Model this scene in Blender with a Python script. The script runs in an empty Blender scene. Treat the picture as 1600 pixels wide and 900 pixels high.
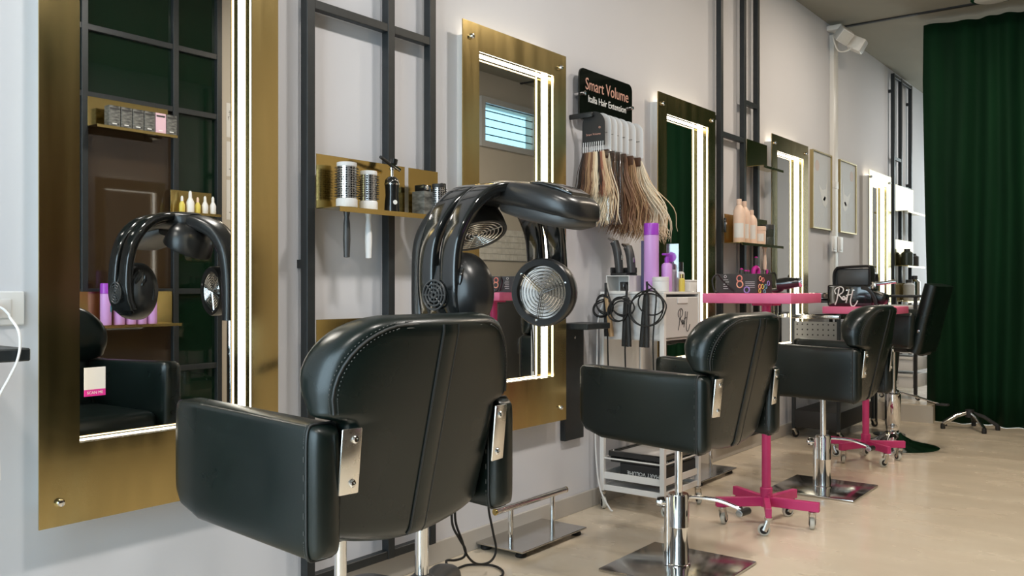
import bpy, bmesh, math, random
from mathutils import Vector as V, Matrix as MX
random.seed(7)
PI = math.pi
sc = bpy.context.scene
COL = sc.collection
# ------------------------------------------------------------------ camera
cam = bpy.data.cameras.new('camera'); cam.sensor_width = 36; cam.lens = 36 * 1380 / 1600
co = bpy.data.objects.new('camera', cam); COL.objects.link(co)
co.location = (2.35, 0, 1.08); co.rotation_euler = (PI / 2, 0, math.atan(1057 / 1380)); cam.clip_start = .02
sc.camera = co
# ------------------------------------------------------------------ world, daylight, exposure
w = bpy.data.worlds.new('sky'); sc.world = w; w.use_nodes = True
bg = w.node_tree.nodes['Background']; bg.inputs[0].default_value = (.42, .74, .95, 1); bg.inputs[1].default_value = 1.0
sc.view_settings.view_transform = 'Standard'; sc.view_settings.look = 'None'
sc.view_settings.exposure = 0.16; sc.view_settings.gamma = 1; sc.view_settings.use_curve_mapping = False

def area(name, loc, rot, sx, sy, power, col):
    l = bpy.data.lights.new(name, 'AREA'); l.shape = 'RECTANGLE'; l.size = sx; l.size_y = sy; l.energy = power; l.color = col
    o = bpy.data.objects.new(name, l); COL.objects.link(o); o.location = loc; o.rotation_euler = rot
    return o
area('daylight_shopfront', (1.3, -1.72, 1.6), (PI / 2, 0, 0), 2.3, 2.5, 120, (.74, .86, 1.0))       # daylight through the shopfront glass
area('daylight_high_window', (3.42, 7.3, 2.75), (0, PI / 2, 0), .36, .86, 1.2, (.40, .78, 1.0))   # daylight through the high window
area('daylight_rear_window', (.8, 11.62, 1.7), (-PI / 2, 0, 0), 1.2, 2.0, 32, (.98, .97, .95))       # daylight through the rear window

# ------------------------------------------------------------------ materials
MT = {}
def mat(name, col, rough=.5, metal=0, emit=None, es=0, noise=None, bump=None, coat=0, rvar=None, sheen=0, spec=None):
    m = bpy.data.materials.new(name); m.use_nodes = True; MT[name] = m
    nt = m.node_tree; b = nt.nodes['Principled BSDF']; L = nt.links.new
    b.inputs['Base Color'].default_value = (*col, 1); b.inputs['Roughness'].default_value = rough; b.inputs['Metallic'].default_value = metal
    if coat: b.inputs['Coat Weight'].default_value = coat; b.inputs['Coat Roughness'].default_value = .12
    if sheen: b.inputs['Sheen Weight'].default_value = sheen
    if spec is not None: b.inputs['Specular IOR Level'].default_value = spec
    if emit: b.inputs['Emission Color'].default_value = (*emit, 1); b.inputs['Emission Strength'].default_value = es
    def tex(scale, st, detail=4):
        tc = nt.nodes.new('ShaderNodeTexCoord'); mp = nt.nodes.new('ShaderNodeMapping'); mp.inputs['Scale'].default_value = st
        n = nt.nodes.new('ShaderNodeTexNoise'); n.inputs['Scale'].default_value = scale; n.inputs['Detail'].default_value = detail
        L(tc.outputs['Object'], mp.inputs[0]); L(mp.outputs[0], n.inputs['Vector']); return n
    if noise:
        sc_, st, c2 = noise
        n = tex(sc_, st); r = nt.nodes.new('ShaderNodeValToRGB')
        r.color_ramp.elements[0].position = .3; r.color_ramp.elements[1].position = .7
        r.color_ramp.elements[0].color = (*col, 1); r.color_ramp.elements[1].color = (*c2, 1)
        L(n.outputs['Fac'], r.inputs[0]); L(r.outputs[0], b.inputs['Base Color'])
    if rvar:
        sc_, st, lo, hi = rvar
        n = tex(sc_, st); mr = nt.nodes.new('ShaderNodeMapRange'); mr.inputs['To Min'].default_value = lo; mr.inputs['To Max'].default_value = hi
        mr.inputs['From Min'].default_value = .3; mr.inputs['From Max'].default_value = .7
        L(n.outputs['Fac'], mr.inputs[0]); L(mr.outputs[0], b.inputs['Roughness'])
    if bump:
        sc_, st, s, d = bump
        n = tex(sc_, st); bp = nt.nodes.new('ShaderNodeBump'); bp.inputs['Strength'].default_value = s; bp.inputs['Distance'].default_value = d
        L(n.outputs['Fac'], bp.inputs['Height']); L(bp.outputs[0], b.inputs['Normal'])
    return m
def glassmat(name, tint, rough=.02, opac=.02):
    m = bpy.data.materials.new(name); m.use_nodes = True; MT[name] = m; nt = m.node_tree; nt.nodes.clear()
    o = nt.nodes.new('ShaderNodeOutputMaterial'); t = nt.nodes.new('ShaderNodeBsdfTransparent'); g = nt.nodes.new('ShaderNodeBsdfGlossy')
    g.inputs['Roughness'].default_value = rough; t.inputs[0].default_value = (*tint, 1)
    fr = nt.nodes.new('ShaderNodeFresnel'); ge = nt.nodes.new('ShaderNodeNewGeometry'); mr = nt.nodes.new('ShaderNodeMapRange'); mr.inputs['To Min'].default_value = 1.45; mr.inputs['To Max'].default_value = 1 / 1.45
    nt.links.new(ge.outputs['Backfacing'], mr.inputs[0]); nt.links.new(mr.outputs[0], fr.inputs['IOR']); ad = nt.nodes.new('ShaderNodeMath'); ad.operation = 'ADD'; ad.inputs[1].default_value = opac; ad.use_clamp = True
    mx = nt.nodes.new('ShaderNodeMixShader'); L = nt.links.new
    L(fr.outputs[0], ad.inputs[0]); L(ad.outputs[0], mx.inputs[0]); L(t.outputs[0], mx.inputs[1]); L(g.outputs[0], mx.inputs[2]); L(mx.outputs[0], o.inputs[0])
    return m
U = (1, 1, 1)
mat('wall', (.69, .695, .735), .75, noise=(1.2, U, (.66, .665, .705)), bump=(60, U, .05, .002))
mat('wall_cream', (.55, .50, .42), .8, noise=(1.5, U, (.52, .47, .39)))
mat('ceiling', (.30, .285, .235), .9, noise=(1.0, U, (.26, .25, .21)))
mat('ceiling_joint', (.02, .02, .02), .6)
mat('floor', (.82, .72, .57), .22, noise=(1.6, (1.0, 2.6, 1), (.73, .625, .485)), rvar=(2.2, (1, 2, 1), .13, .34), bump=(3, U, .012, .01), coat=.2)
mat('baseboard', (.50, .47, .43), .5)
mat('riser', (.62, .58, .52), .5)
mat('brass', (.54, .42, .185), .22, 1, rvar=(5, (3, 3, .25), .17, .27), noise=(3, (2, 2, .3), (.50, .385, .165)))
mat('brass_polished', (.52, .40, .155), .16, 1)
mat('mirror', (.86, .87, .86), .01, 1)
mat('led', (.9, .88, .8), .5, emit=(1, .87, .62), es=3.2)
mat('backlight', (.9, .88, .8), .5, emit=(1, .9, .72), es=4)
mat('led_core', (.9, .88, .8), .5, emit=(1, .95, .86), es=6)
mat('black_metal', (.018, .022, .024), .42, noise=(30, U, (.012, .016, .018)))
mat('leather', (.0040, .0095, .0078), .36, noise=(8, U, (.003, .007, .006)), bump=(340, U, .08, .001), rvar=(5, U, .25, .36), spec=.5)
mat('leather_seam', (.02, .022, .022), .5)
mat('thread', (.10, .10, .095), .7)
mat('chrome', (.78, .78, .78), .07, 1)
mat('steel', (.56, .55, .53), .16, 1, rvar=(14, U, .1, .22))
mat('bracket_steel', (.80, .77, .72), .3, 1, rvar=(20, U, .22, .36))
mat('rubber', (.012, .012, .012), .6)
mat('pink', (.62, .045, .20), .4, noise=(12, U, (.56, .035, .17)))
mat('pink_top', (.80, .17, .33), .42, noise=(10, U, (.74, .13, .28)))
mat('white_metal', (.80, .79, .77), .38)
mat('white_plastic', (.80, .80, .80), .4)
mat('grey_plastic', (.62, .61, .60), .45)
mat('perf_grey', (.24, .24, .23), .4, .3)
mat('wheel_grey', (.62, .62, .56), .5)
mat('gloss_black', (.010, .011, .011), .08, coat=.5)
mat('satin_black', (.018, .018, .018), .3, bump=(300, U, .06, .001))
mat('matte_black', (.02, .02, .02), .55)
mat('acrylic_black', (.006, .008, .006), .06)
mat('charcoal', (.05, .05, .05), .38)
mat('heater', (.82, .80, .76), .2, 1)
mat('purple', (.36, .06, .55), .28)
mat('lilac', (.66, .36, .78), .32)
mat('magenta', (.60, .02, .35), .25)
mat('peach', (.86, .63, .50), .4)
mat('dark_jar', (.045, .055, .045), .35)
mat('paper', (.74, .73, .70), .7)
mat('ink', (.02, .02, .02), .7)
mat('rose_print', (.62, .33, .25), .5)
mat('white_print', (.85, .85, .83), .5)
mat('pink_print', (.72, .03, .33), .5)
mat('print_rose', (.80, .26, .20), .5)
mat('print_orange', (.85, .42, .26), .5)
mat('print_violet', (.36, .26, .62), .5)
mat('print_teal', (.16, .42, .48), .5)
mat('box_dark', (.045, .043, .042), .45, noise=(14, U, (.035, .034, .034)))
mat('marble_box', (.03, .03, .03), .4, noise=(28, (1, 1, 2.5), (.22, .22, .20)))
mat('pink_box', (.74, .50, .58), .5)
mat('white_box', (.78, .77, .75), .5)
mat('art_ground', (.52, .54, .56), .5)
mat('art_shape', (.66, .67, .66), .5)
mat('art_spot', (.55, .46, .43), .5)
mat('frame_gold', (.50, .40, .20), .35, 1)
mat('dark_glass', (.004, .014, .007), .03, spec=.55)
mat('reflection_glass', (.035, .022, .012), .03, spec=.6)  # brownish reflection of the room put into the pane colour
mat('green_cloth', (.0025, .028, .009), .8, noise=(3, (4, 1, .3), (.0015, .017, .006)), spec=.15, bump=(220, U, .15, .002))
mat('amber', (.75, .62, .12), .3)
mat('window_grey', (.50, .50, .49), .45)
mat('tile_white', (.72, .70, .64), .4, noise=(20, U, (.60, .58, .52)))
mat('teal_label', (.03, .30, .38), .4)
mat('navy', (.04, .03, .12), .4)
mat('lamp_white', (.74, .72, .68), .4)
mat('lamp_glow', (.9, .9, .9), .5, emit=(1, .93, .82), es=14)
mat('tan', (.50, .32, .16), .5)
for n_, c_ in dict(hair_black=(.035, .022, .016), hair_brown=(.10, .048, .026), hair_chestnut=(.20, .10, .055), hair_caramel=(.42, .26, .14), hair_blond=(.66, .48, .30), hair_platinum=(.82, .70, .52), hair_red=(.34, .13, .075)).items():
    mat(n_, c_, .38, sheen=.2)
glassmat('clear_glass', (.93, .97, .96))
glassmat('clear_plastic', (.90, .92, .93), .12, .10)

# ------------------------------------------------------------------ mesh helpers
def B(): return bmesh.new()
def T_(v): return MX.Translation(V(v))
def rb(bm, c, s, bev=0, seg=2, rot=None):
    m = T_(c)
    if rot is not None: m = m @ rot
    m = m @ MX.Diagonal((*s, 1))
    g = bmesh.ops.create_cube(bm, size=1, matrix=m)
    if bev:
        es = list({e for v in g['verts'] for e in v.link_edges})
        bmesh.ops.bevel(bm, geom=es, offset=bev, segments=seg, profile=.5, affect='EDGES', clamp_overlap=True)
    return bm
def bx(bm, a, b, bev=0, seg=2):
    return rb(bm, [(a[i] + b[i]) / 2 for i in range(3)], [abs(b[i] - a[i]) for i in range(3)], bev, seg)
def ZR(a): return MX.Rotation(a, 4, 'Z')
def frames(pts, up=None, closed=False):
    out = []; n = len(pts); prev = None
    for i, p in enumerate(pts):
        if closed: t = (pts[(i + 1) % n] - pts[i - 1])
        else: t = pts[min(i + 1, n - 1)] - pts[max(i - 1, 0)]
        t = t.normalized() if t.length > 1e-9 else V((0, 0, 1))
        if up is not None: a = V(up) - t * V(up).dot(t)
        elif prev is None:
            a = V((0, 0, 1)) if abs(t.z) < .9 else V((1, 0, 0)); a = a - t * a.dot(t)
        else: a = prev - t * prev.dot(t)
        a.normalize(); prev = a
        out.append((p, a, t.cross(a)))
    return out
def sweep(bm, pts, prof, up=None, scale=None, closed=False, cap=True):
    """prof: list of (a,b) 2D points on the frame's (up, side) axes; scale: per point float or (sa,sb)"""
    pts = [V(p) for p in pts]; rings = []
    for i, (p, a, b) in enumerate(frames(pts, up, closed)):
        s = scale[i] if scale else 1
        sa, sb = s if isinstance(s, tuple) else (s, s)
        rings.append([bm.verts.new(p + a * (x * sa) + b * (y * sb)) for x, y in prof])
    k = len(prof); n = len(rings)
    for i in range(n if closed else n - 1):
        r, q = rings[i], rings[(i + 1) % n]
        for j in range(k):
            bm.faces.new((r[j], r[(j + 1) % k], q[(j + 1) % k], q[j]))
    if cap and not closed:
        bm.faces.new(rings[0][::-1]); bm.faces.new(rings[-1])
    return bm
def circ(r, seg=10): return [(r * math.cos(2 * PI * i / seg), r * math.sin(2 * PI * i / seg)) for i in range(seg)]
def sup(a, b, e=.5, seg=20):
    o = []
    for i in range(seg):
        t = 2 * PI * i / seg; c, s = math.cos(t), math.sin(t)
        o.append((a * math.copysign(abs(c) ** e, c), b * math.copysign(abs(s) ** e, s)))
    return o
def tube(bm, pts, r, seg=8, closed=False, scale=None): return sweep(bm, pts, circ(r, seg), None, scale, closed)
def cyl(bm, a, b, r, r2=None, seg=20):
    return sweep(bm, [a, b], circ(r, seg), None, [1, 1 if r2 is None else r2 / r])
def sm(pts, n=6, closed=False):
    pts = [V(p) for p in pts]; o = []; k = len(pts)
    for i in range(k if closed else k - 1):
        g = (lambda j: pts[j % k]) if closed else (lambda j: pts[max(0, min(k - 1, j))])
        p0, p1, p2, p3 = g(i - 1), g(i), g(i + 1), g(i + 2)
        for s in range(n):
            t = s / n
            o.append(.5 * ((2 * p1) + (p2 - p0) * t + (2 * p0 - 5 * p1 + 4 * p2 - p3) * t * t + (3 * p1 - p0 - 3 * p2 + p3) * t ** 3))
    if not closed: o.append(pts[-1])
    return o
def lathe(bm, prof, m=None, seg=24):
    """prof: (r,z) bottom to top"""
    m = m or MX(); rings = []
    for r, z in prof:
        if r < 1e-6: rings.append([bm.verts.new(m @ V((0, 0, z)))])
        else: rings.append([bm.verts.new(m @ V((r * math.cos(2 * PI * i / seg), r * math.sin(2 * PI * i / seg), z))) for i in range(seg)])
    for a, b in zip(rings, rings[1:]):
        for i in range(seg):
            j = (i + 1) % seg
            if len(a) == 1 and len(b) == 1: continue
            if len(a) == 1: bm.faces.new((a[0], b[j], b[i]))
            elif len(b) == 1: bm.faces.new((a[i], a[j], b[0]))
            else: bm.faces.new((a[i], a[j], b[j], b[i]))
    if len(rings[0]) > 1: bm.faces.new(rings[0][::-1])
    if len(rings[-1]) > 1: bm.faces.new(rings[-1])
    return bm
def axm(p, d):
    """matrix taking local +Z to direction d at p"""
    return T_(p) @ V((0, 0, 1)).rotation_difference(V(d).normalized()).to_matrix().to_4x4()
def obj(name, bm, m, parent=None, smooth=None):
    me = bpy.data.meshes.new(name)
    bmesh.ops.recalc_face_normals(bm, faces=bm.faces[:])
    bm.to_mesh(me); bm.free()
    me.materials.append(MT[m] if isinstance(m, str) else m)
    if smooth is None: smooth = 35
    if smooth:
        for p in me.polygons: p.use_smooth = True
        try: me.set_sharp_from_angle(angle=math.radians(smooth))
        except Exception: pass
    o = bpy.data.objects.new(name, me); COL.objects.link(o)
    if parent: o.parent = parent
    return o
def tag(o, label, cat, group=None):
    o['label'] = label; o['category'] = cat
    if group: o['group'] = group
    return o
def thing(name, label, cat, loc=(0, 0, 0), rz=0, group=None):
    o = bpy.data.objects.new(name, None); COL.objects.link(o); o.empty_display_size = .05
    o.location = loc; o.rotation_euler = (0, 0, rz)
    return tag(o, label, cat, group)
def struct(name, bm, m, parent=None, smooth=None):
    o = obj(name, bm, m, parent, smooth)
    if not parent: o['kind'] = 'structure'
    return o
def dup(root, loc, rz=None, label=None, group=None):
    r = root.copy(); COL.objects.link(r); r.location = loc
    if rz is not None: r.rotation_euler = (0, 0, rz)
    if label: r['label'] = label
    if group: r['group'] = group
    for ch in list(root.children):
        c = ch.copy(); COL.objects.link(c); c.parent = r
        for g in ch.children:
            d = g.copy(); COL.objects.link(d); d.parent = c
    return r
def text(name, s, size, m, parent, mtx, ext=.0008, sx=1):
    cu = bpy.data.curves.new(name, 'FONT'); cu.body = s; cu.size = size; cu.extrude = ext; cu.align_x = 'CENTER'; cu.align_y = 'CENTER'; cu.resolution_u = 3
    t = bpy.data.objects.new(name, cu); COL.objects.link(t)
    dg = bpy.context.evaluated_depsgraph_get(); me = bpy.data.meshes.new_from_object(t.evaluated_get(dg)); bpy.data.objects.remove(t)
    me.transform(mtx @ MX.Diagonal((sx, 1, 1, 1))); me.materials.clear(); me.materials.append(MT[m])
    o = bpy.data.objects.new(name, me); COL.objects.link(o); o.parent = parent
    return o
# writing planes: local x = reading direction, local y = up, local z = out of the surface
def wplane(p, right, up):
    r, u = V(right).normalized(), V(up).normalized(); n = r.cross(u)
    return MX(((r.x, u.x, n.x, p[0]), (r.y, u.y, n.y, p[1]), (r.z, u.z, n.z, p[2]), (0, 0, 0, 1)))
def script_logo(parent, mtx, s, m, r=.012):
    """the cursive shop signature, drawn as pen strokes on a unit square"""
    bm = B()
    st = [[(.10, .62), (.04, .78), (.14, .92), (.34, .98), (.46, .88), (.42, .70), (.24, .58), (.16, .56)],
          [(.26, .92), (.20, .60), (.14, .30), (.06, .08)],
          [(.24, .58), (.34, .46), (.42, .34), (.50, .36), (.53, .46), (.46, .50), (.43, .40), (.50, .32), (.58, .40), (.63, .46), (.60, .36), (.66, .33)],
          [(.74, .86), (.68, .60), (.62, .34), (.58, .18)],
          [(.60, .54), (.72, .58), (.86, .60)],
          [(.92, .84), (.86, .56), (.80, .28), (.84, .06), (.96, .02), (1.08, .16), (1.14, .30)]]
    for k in st:
        tube(bm, [mtx @ V(((x - .55) * s, (y - .5) * s, .0006)) for x, y, _ in [tuple(q) for q in sm([(a, b, 0) for a, b in k], 5)]], r * s, 5)
    return obj('signature_print', bm, m, parent)

# ================================================================== THE ROOM
H = 3.25
struct('floor', bx(B(), (0, -1.6, -.05), (3.6, 11.6, 0)), 'floor')
struct('wall_left', bx(B(), (-.1, -1.7, 0), (0, 11.7, H)), 'wall')
struct('ceiling', bx(B(), (-.1, -1.7, H), (3.7, 11.7, H + .08)), 'ceiling')
# shopfront wall behind the camera
bm = B(); bx(bm, (0, -1.7, 0), (.12, -1.6, H)); bx(bm, (2.48, -1.7, 0), (3.16, -1.6, H)); bx(bm, (.12, -1.7, 0), (2.48, -1.6, .25)); bx(bm, (.12, -1.7, 2.95), (2.48, -1.6, H))
struct('wall_front', bm, 'wall')
w1 = bpy.data.objects.new('window_1', None); COL.objects.link(w1); w1['kind'] = 'structure'; w1.location = (1.3, -1.65, .25)
def wpart(name, bm, m): obj(name, bm, m, w1)
for x in (-1.16, -.4, .36, 1.14): wpart('window_frame', bx(B(), (x - .02, -.03, 0), (x + .02, .03, 2.7)), 'black_metal')
for x0, x1 in ((-1.14, -.42), (-.38, .34), (.38, 1.12)): wpart('pane', bx(B(), (x0, -.004, 0), (x1, .004, 2.7)), 'clear_glass')
# rear wall with a window
bm = B(); bx(bm, (0, 11.5, 0), (.2, 11.6, H)); bx(bm, (1.4, 11.5, 0), (3.6, 11.6, H)); bx(bm, (.2, 11.5, 0), (1.4, 11.6, .7)); bx(bm, (.2, 11.5, 2.7), (1.4, 11.6, H))
struct('wall_back', bm, 'wall')
w3 = bpy.data.objects.new('window_3', None); COL.objects.link(w3); w3['kind'] = 'structure'; w3.location = (.8, 11.55, .7)
for x in (-.58, 0, .58): obj('window_frame', bx(B(), (x - .025, -.03, 0), (x + .025, .03, 2.0)), 'window_grey', w3)
for x0 in (-.555, .025): obj('pane', bx(B(), (x0, -.004, 0), (x0 + .53, .004, 2.0)), 'clear_glass', w3)
# opposite side: solid wall, return, window wall
struct('wall_right', bx(B(), (3.04, 3.64, 0), (3.16, 5.2, H)), 'wall_cream')
struct('wall_return', bx(B(), (3.16, 5.08, 0), (3.3, 5.2, H)), 'wall_cream')
bm = B(); bx(bm, (3.3, 5.08, 0), (3.42, 6.86, H)); bx(bm, (3.3, 7.74, 0), (3.42, 11.5, H)); bx(bm, (3.3, 6.86, 0), (3.42, 7.74, 2.56)); bx(bm, (3.3, 6.86, 2.94), (3.42, 7.74, H))
struct('wall_window', bm, 'wall_cream')
w2 = bpy.data.objects.new('window_2', None); COL.objects.link(w2); w2['kind'] = 'structure'; w2.location = (3.3, 7.3, 2.56)
bm = B(); bx(bm, (-.03, -.50, -.06), (.03, .50, .0)); bx(bm, (-.03, -.50, .38), (.03, .50, .44)); bx(bm, (-.03, -.50, 0), (.03, -.44, .38)); bx(bm, (-.03, .44, 0), (.03, .50, .38))
obj('window_frame', bm, 'window_grey', w2)
obj('pane', bx(B(), (.05, -.44, 0), (.056, .44, .38)), 'clear_glass', w2)
for k in range(4): obj('bar', cyl(B(), (.035, -.44, .08 + k * .08), (.035, .44, .08 + k * .08), .006, seg=8), 'black_metal', w2)
# raised platform at the far end, baseboards, ceiling joint
bm = B(); bx(bm, (0, 7.64, 0), (.72, 11.5, .14)); struct('floor_platform', bm, 'floor')
struct('trim_1', bx(B(), (0.016, 7.62, 0), (.735, 7.64, .135)), 'riser')
struct('baseboard_left', bx(B(), (0, -1.6, 0), (.014, 7.62, .085), .002, 1), 'baseboard')
struct('trim_2', bx(B(), (0, 7.47, H - .012), (3.3, 7.5, H)), 'ceiling_joint')

# glass partition facing the mirrors
pt = thing('glass_partition', 'black steel framed glass partition seen in the mirrors', 'partition', (3.04, 0, 0))
ys = [-1.55, -.95, -.33, .28, .88, 1.48, 2.07, 2.676, 3.283, 3.613]; zs = [.02, .549, 1.059, 2.26, 2.672, 3.22]
for y in ys: obj('mullion', bx(B(), (-.05, y - .02, 0), (0, y + .02, H), .002, 1), 'black_metal', pt)
for z in zs: obj('transom', bx(B(), (-.045, ys[0], z - .018), (0, ys[-1], z + .018), .002, 1), 'black_metal', pt)
for i in range(len(ys) - 1):
    for j in range(len(zs) - 1):
        obj('pane', bx(B(), (-.018, ys[i] + .02, zs[j] + .018), (-.008, ys[i + 1] - .02, zs[j + 1] - .018)), 'dark_glass' if j in (3, 4) or i == 8 else 'reflection_glass', pt)
struct('wall_partition_back', bx(B(), (3.06, -1.6, 0), (3.16, 3.64, H)), 'matte_black')

# curtain
def curtain(name, x0, x1, y, z0, z1, label):
    bm = B(); n = 420; rows = []
    zz = [z0, z0 + .25, z0 + .9, z0 + 1.8, z1 - .45, z1 - .12, z1]
    for zi, z in enumerate(zz):
        r = []
        h = (z - z0) / (z1 - z0)
        amp = (.055 - .03 * h)
        for i in range(n + 1):
            u = i / n; x = x0 + (x1 - x0) * u
            q = x * 34 + 1.6 * math.sin(x * 5.1) + .5 * math.sin(z * 1.1 + x * 7)
            yy = y + amp * (.75 * math.sin(q) + .8 * math.sin(.37 * q + 1 + z * .4)) + .02 * math.sin(3 * x + z)
            r.append(bm.verts.new((x + .01 * math.sin(z * 2 + x * 9), yy, z)))
        rows.append(r)
    for a, b in zip(rows, rows[1:]):
        for i in range(n): bm.faces.new((a[i], a[i + 1], b[i + 1], b[i]))
    o = obj(name, bm, 'green_cloth', None, 80)
    s = o.modifiers.new('thickness', 'SOLIDIFY'); s.thickness = .004
    return tag(o, label, 'curtain')
curtain('curtain', .64, 3.25, 7.80, .003, H - .03, 'dark green floor-length curtain closing off the far end of the salon')

# ================================================================== BRASS MIRRORS
def make_mirror(y0, label):
    t = thing('wall_mirror', label, 'mirror', (0, y0, .474), 0, 'brass framed mirrors on the long wall')
    W, HH = .73, 1.673; il, ir, ib, it = .102, .098, .205, .107
    bm = B(); x0, x1 = .066, .071
    bx(bm, (x0, 0, 0), (x1, il, HH)); bx(bm, (x0, W - ir, 0), (x1, W, HH)); bx(bm, (x0, il, 0), (x1, W - ir, ib)); bx(bm, (x0, il, HH - it), (x1, W - ir, HH))
    bmesh.ops.remove_doubles(bm, verts=bm.verts[:], dist=1e-5)
    obj('brass_frame', bm, 'brass', t)
    obj('mirror_glass', bx(B(), (.012, il - .02, ib - .02), (.016, W - ir + .02, HH - it + .02)), 'mirror', t)
    # box behind the plate, set in from its edge
    bm = B(); e = .045
    bx(bm, (0.0, e, e), (.011, W - e, HH - e))
    bx(bm, (.011, e, e), (.0655, e + .02, HH - e)); bx(bm, (.011, W - e - .02, e), (.0655, W - e, HH - e)); bx(bm, (.011, e + .02, e), (.0655, W - e - .02, e + .02)); bx(bm, (.011, e + .02, HH - e - .02), (.0655, W - e - .02, HH - e))
    obj('housing', bm, 'white_metal', t)
    # light strips on the returns of the opening
    for axis, sgn, pos, lo, hi in ((1, 1, il, ib, HH - it), (1, -1, W - ir, ib, HH - it), (2, 1, ib, il, W - ir), (2, -1, HH - it, il, W - ir)):
        def lb(xa, xb, da, db):
            a = [xa, 0, 0]; b = [xb, 0, 0]; o2 = 3 - axis
            a[axis] = pos - sgn * da; b[axis] = pos - sgn * db; a[o2] = lo; b[o2] = hi
            return bx(B(), a, b)
        s = obj('light_return', lb(.0165, .0655, .012, .002), 'brass_polished', t)
        low = axis == 2 and sgn == 1
        obj('light_strip', lb(.0185, .025 if low else .034, .002, .0006), 'led_core', s)
        obj('light_line', lb(.061 if low else .057, .0652, .002, .0008), 'led', s)
    obj('backlight_strip', bx(B(), (.02, e + .02, HH - e), (.05, W - e - .02, HH - e + .006)), 'backlight', t)
    for y, z in ((.05, .06), (W - .05, .06), (.05, HH - .06), (W - .05, HH - .06)):
        obj('screw', lathe(B(), [(.011, 0), (.011, .008), (.008, .013), (0, .014)], axm((.071, y, z), (1, 0, 0)), 14), 'chrome', t)
    return t
MY = [1.033, 2.656, 4.276, 5.922, 8.262]
m0 = make_mirror(MY[0], 'tall brass framed lit mirror nearest the camera, with a scan me sticker')
for y, l in zip(MY[1:], ('tall brass framed lit mirror left of the hair extension sign', 'tall brass framed lit mirror right of the hair extension sign',
                         'tall brass framed lit mirror beside the two framed pictures', 'farthest small-looking brass framed lit mirror next to the curtain')):
    dup(m0, (0, y, .474), 0, l)
# sticker on the nearest mirror (its square code is left out)
t = thing('sticker', 'white and pink scan me sticker on the nearest mirror glass', 'sticker', (.0165, 1.203, .79))
obj('card', bx(B(), (0, -.029, .018), (.0008, .029, .077), .0003, 1), 'white_print', t)
obj('pink_band', bx(B(), (0, -.029, 0), (.0008, .029, .018), .0003, 1), 'pink_print', t)
text('lettering', 'SCAN ME', .0105, 'white_print', t, wplane((.001, 0, .009), (0, 1, 0), (0, 0, 1)), .0002)

# ================================================================== BLACK STEEL WALL GRIDS
def grid(y_list, z0, z1, rungs, tabs, label, name='wall_grid'):
    t = thing(name, label, 'metal grid', (0, y_list[0], z0), 0)
    y0 = y_list[0]
    for y in y_list: obj('upright', bx(B(), (.024, y - y0 - .017, 0), (.058, y - y0 + .017, z1 - z0), .0015, 1), 'black_metal', t)
    for a, b, z in rungs: obj('rung', bx(B(), (.026, a - y0 + .017, z - z0 - .015), (.056, b - y0 - .017, z - z0 + .015), .0015, 1), 'black_metal', t)
    for y, z in tabs:
        o = obj('wall_tab', bx(B(), (0, y - y0 - .012, z - z0 - .014), (.024, y - y0 + .012, z - z0 + .014)), 'black_metal', t)
    return t
g = [1.906, 2.276, 2.497]
grid(g, .10, 3.05, [(g[0], g[1], 2.02), (g[1], g[2], 2.02), (g[0], g[1], .115), (g[1], g[2], .115), (g[0], g[1], 2.9), (g[1], g[2], 2.9)], [(g[0], 1.16), (g[2], 2.25), (g[0], 2.6), (g[2], .4), (g[0], .3)], 'black steel wall grid between the two nearest mirrors')
g = [5.135, 5.495, 5.72]
grid(g, .10, 3.2, [(g[0], g[1], 2.04), (g[1], g[2], 2.295), (g[0], g[1], .115), (g[1], g[2], .115)], [(g[0], 2.14), (g[2], 2.05), (g[2], .5), (g[0], .5)], 'black steel wall grid holding the peach bottles shelf')
g = [9.18, 9.46, 9.86]
grid(g, .24, 3.19, [(g[0], g[1], 3.17), (g[1], g[2], 3.17), (g[0], g[1], 2.36), (g[1], g[2], 2.10), (g[0], g[1], .26), (g[1], g[2], .26)], [(g[0], 3.02), (g[2], 3.0), (g[2], 2.15), (g[0], .6), (g[2], .6)], 'black steel wall grid at the far end beside the curtain')

# ================================================================== BRASS SHELVES (bent sheet: back plate, tray, lip)
def shelf(y0, y1, z, hb, label, lip=.014, dep=.115, x0=.059, split=None, sgn=1, group=None):
    """z: top of the tray; wall side at x0, growing to +x (sgn 1) or -x (sgn -1)"""
    t = thing('brass_shelf', label, 'shelf', (x0, (y0 + y1) / 2, z), 0 if sgn == 1 else PI, group)
    hw = (y1 - y0) / 2
    obj('back_plate', bx(B(), (0, -hw, -.002), (.002, hw, hb), .0004, 1), 'brass_polished', t)
    obj('tray', bx(B(), (.002, -hw, -.003), (dep, hw, 0), .0004, 1), 'brass_polished', t)
    obj('lip', bx(B(), (dep, -hw, -.003 - lip), (dep + .002, hw, 0), .0004, 1), 'brass_polished', t)
    return t
s_a1 = shelf(1.925, 2.34, 1.345, .18, 'brass shelf with two round brushes and a black bottle')
s_a2 = shelf(2.36, 2.52, 1.345, .18, 'short brass shelf with a black box and a round brush')
s_b = shelf(1.925, 2.30, .845, .13, 'low brass shelf half hidden behind the nearest chair')
s_c = shelf(5.16, 5.86, 1.362, .18, 'brass shelf with peach bottles and a dark jar')
s_d = shelf(5.51, 5.86, 1.875, .18, 'empty brass shelf high on the grid beside the fourth mirror')
s_e = shelf(5.16, 5.72, 1.0, .12, 'low brass shelf holding pink and black styling tools')
s_f = shelf(9.2, 9.9, 1.84, .26, 'highest brass shelf on the far grid')
s_g = shelf(9.2, 9.9, 1.30, .26, 'middle brass shelf on the far grid')
s_h = shelf(9.2, 9.9, .95, .18, 'lowest brass shelf on the far grid')

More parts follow.
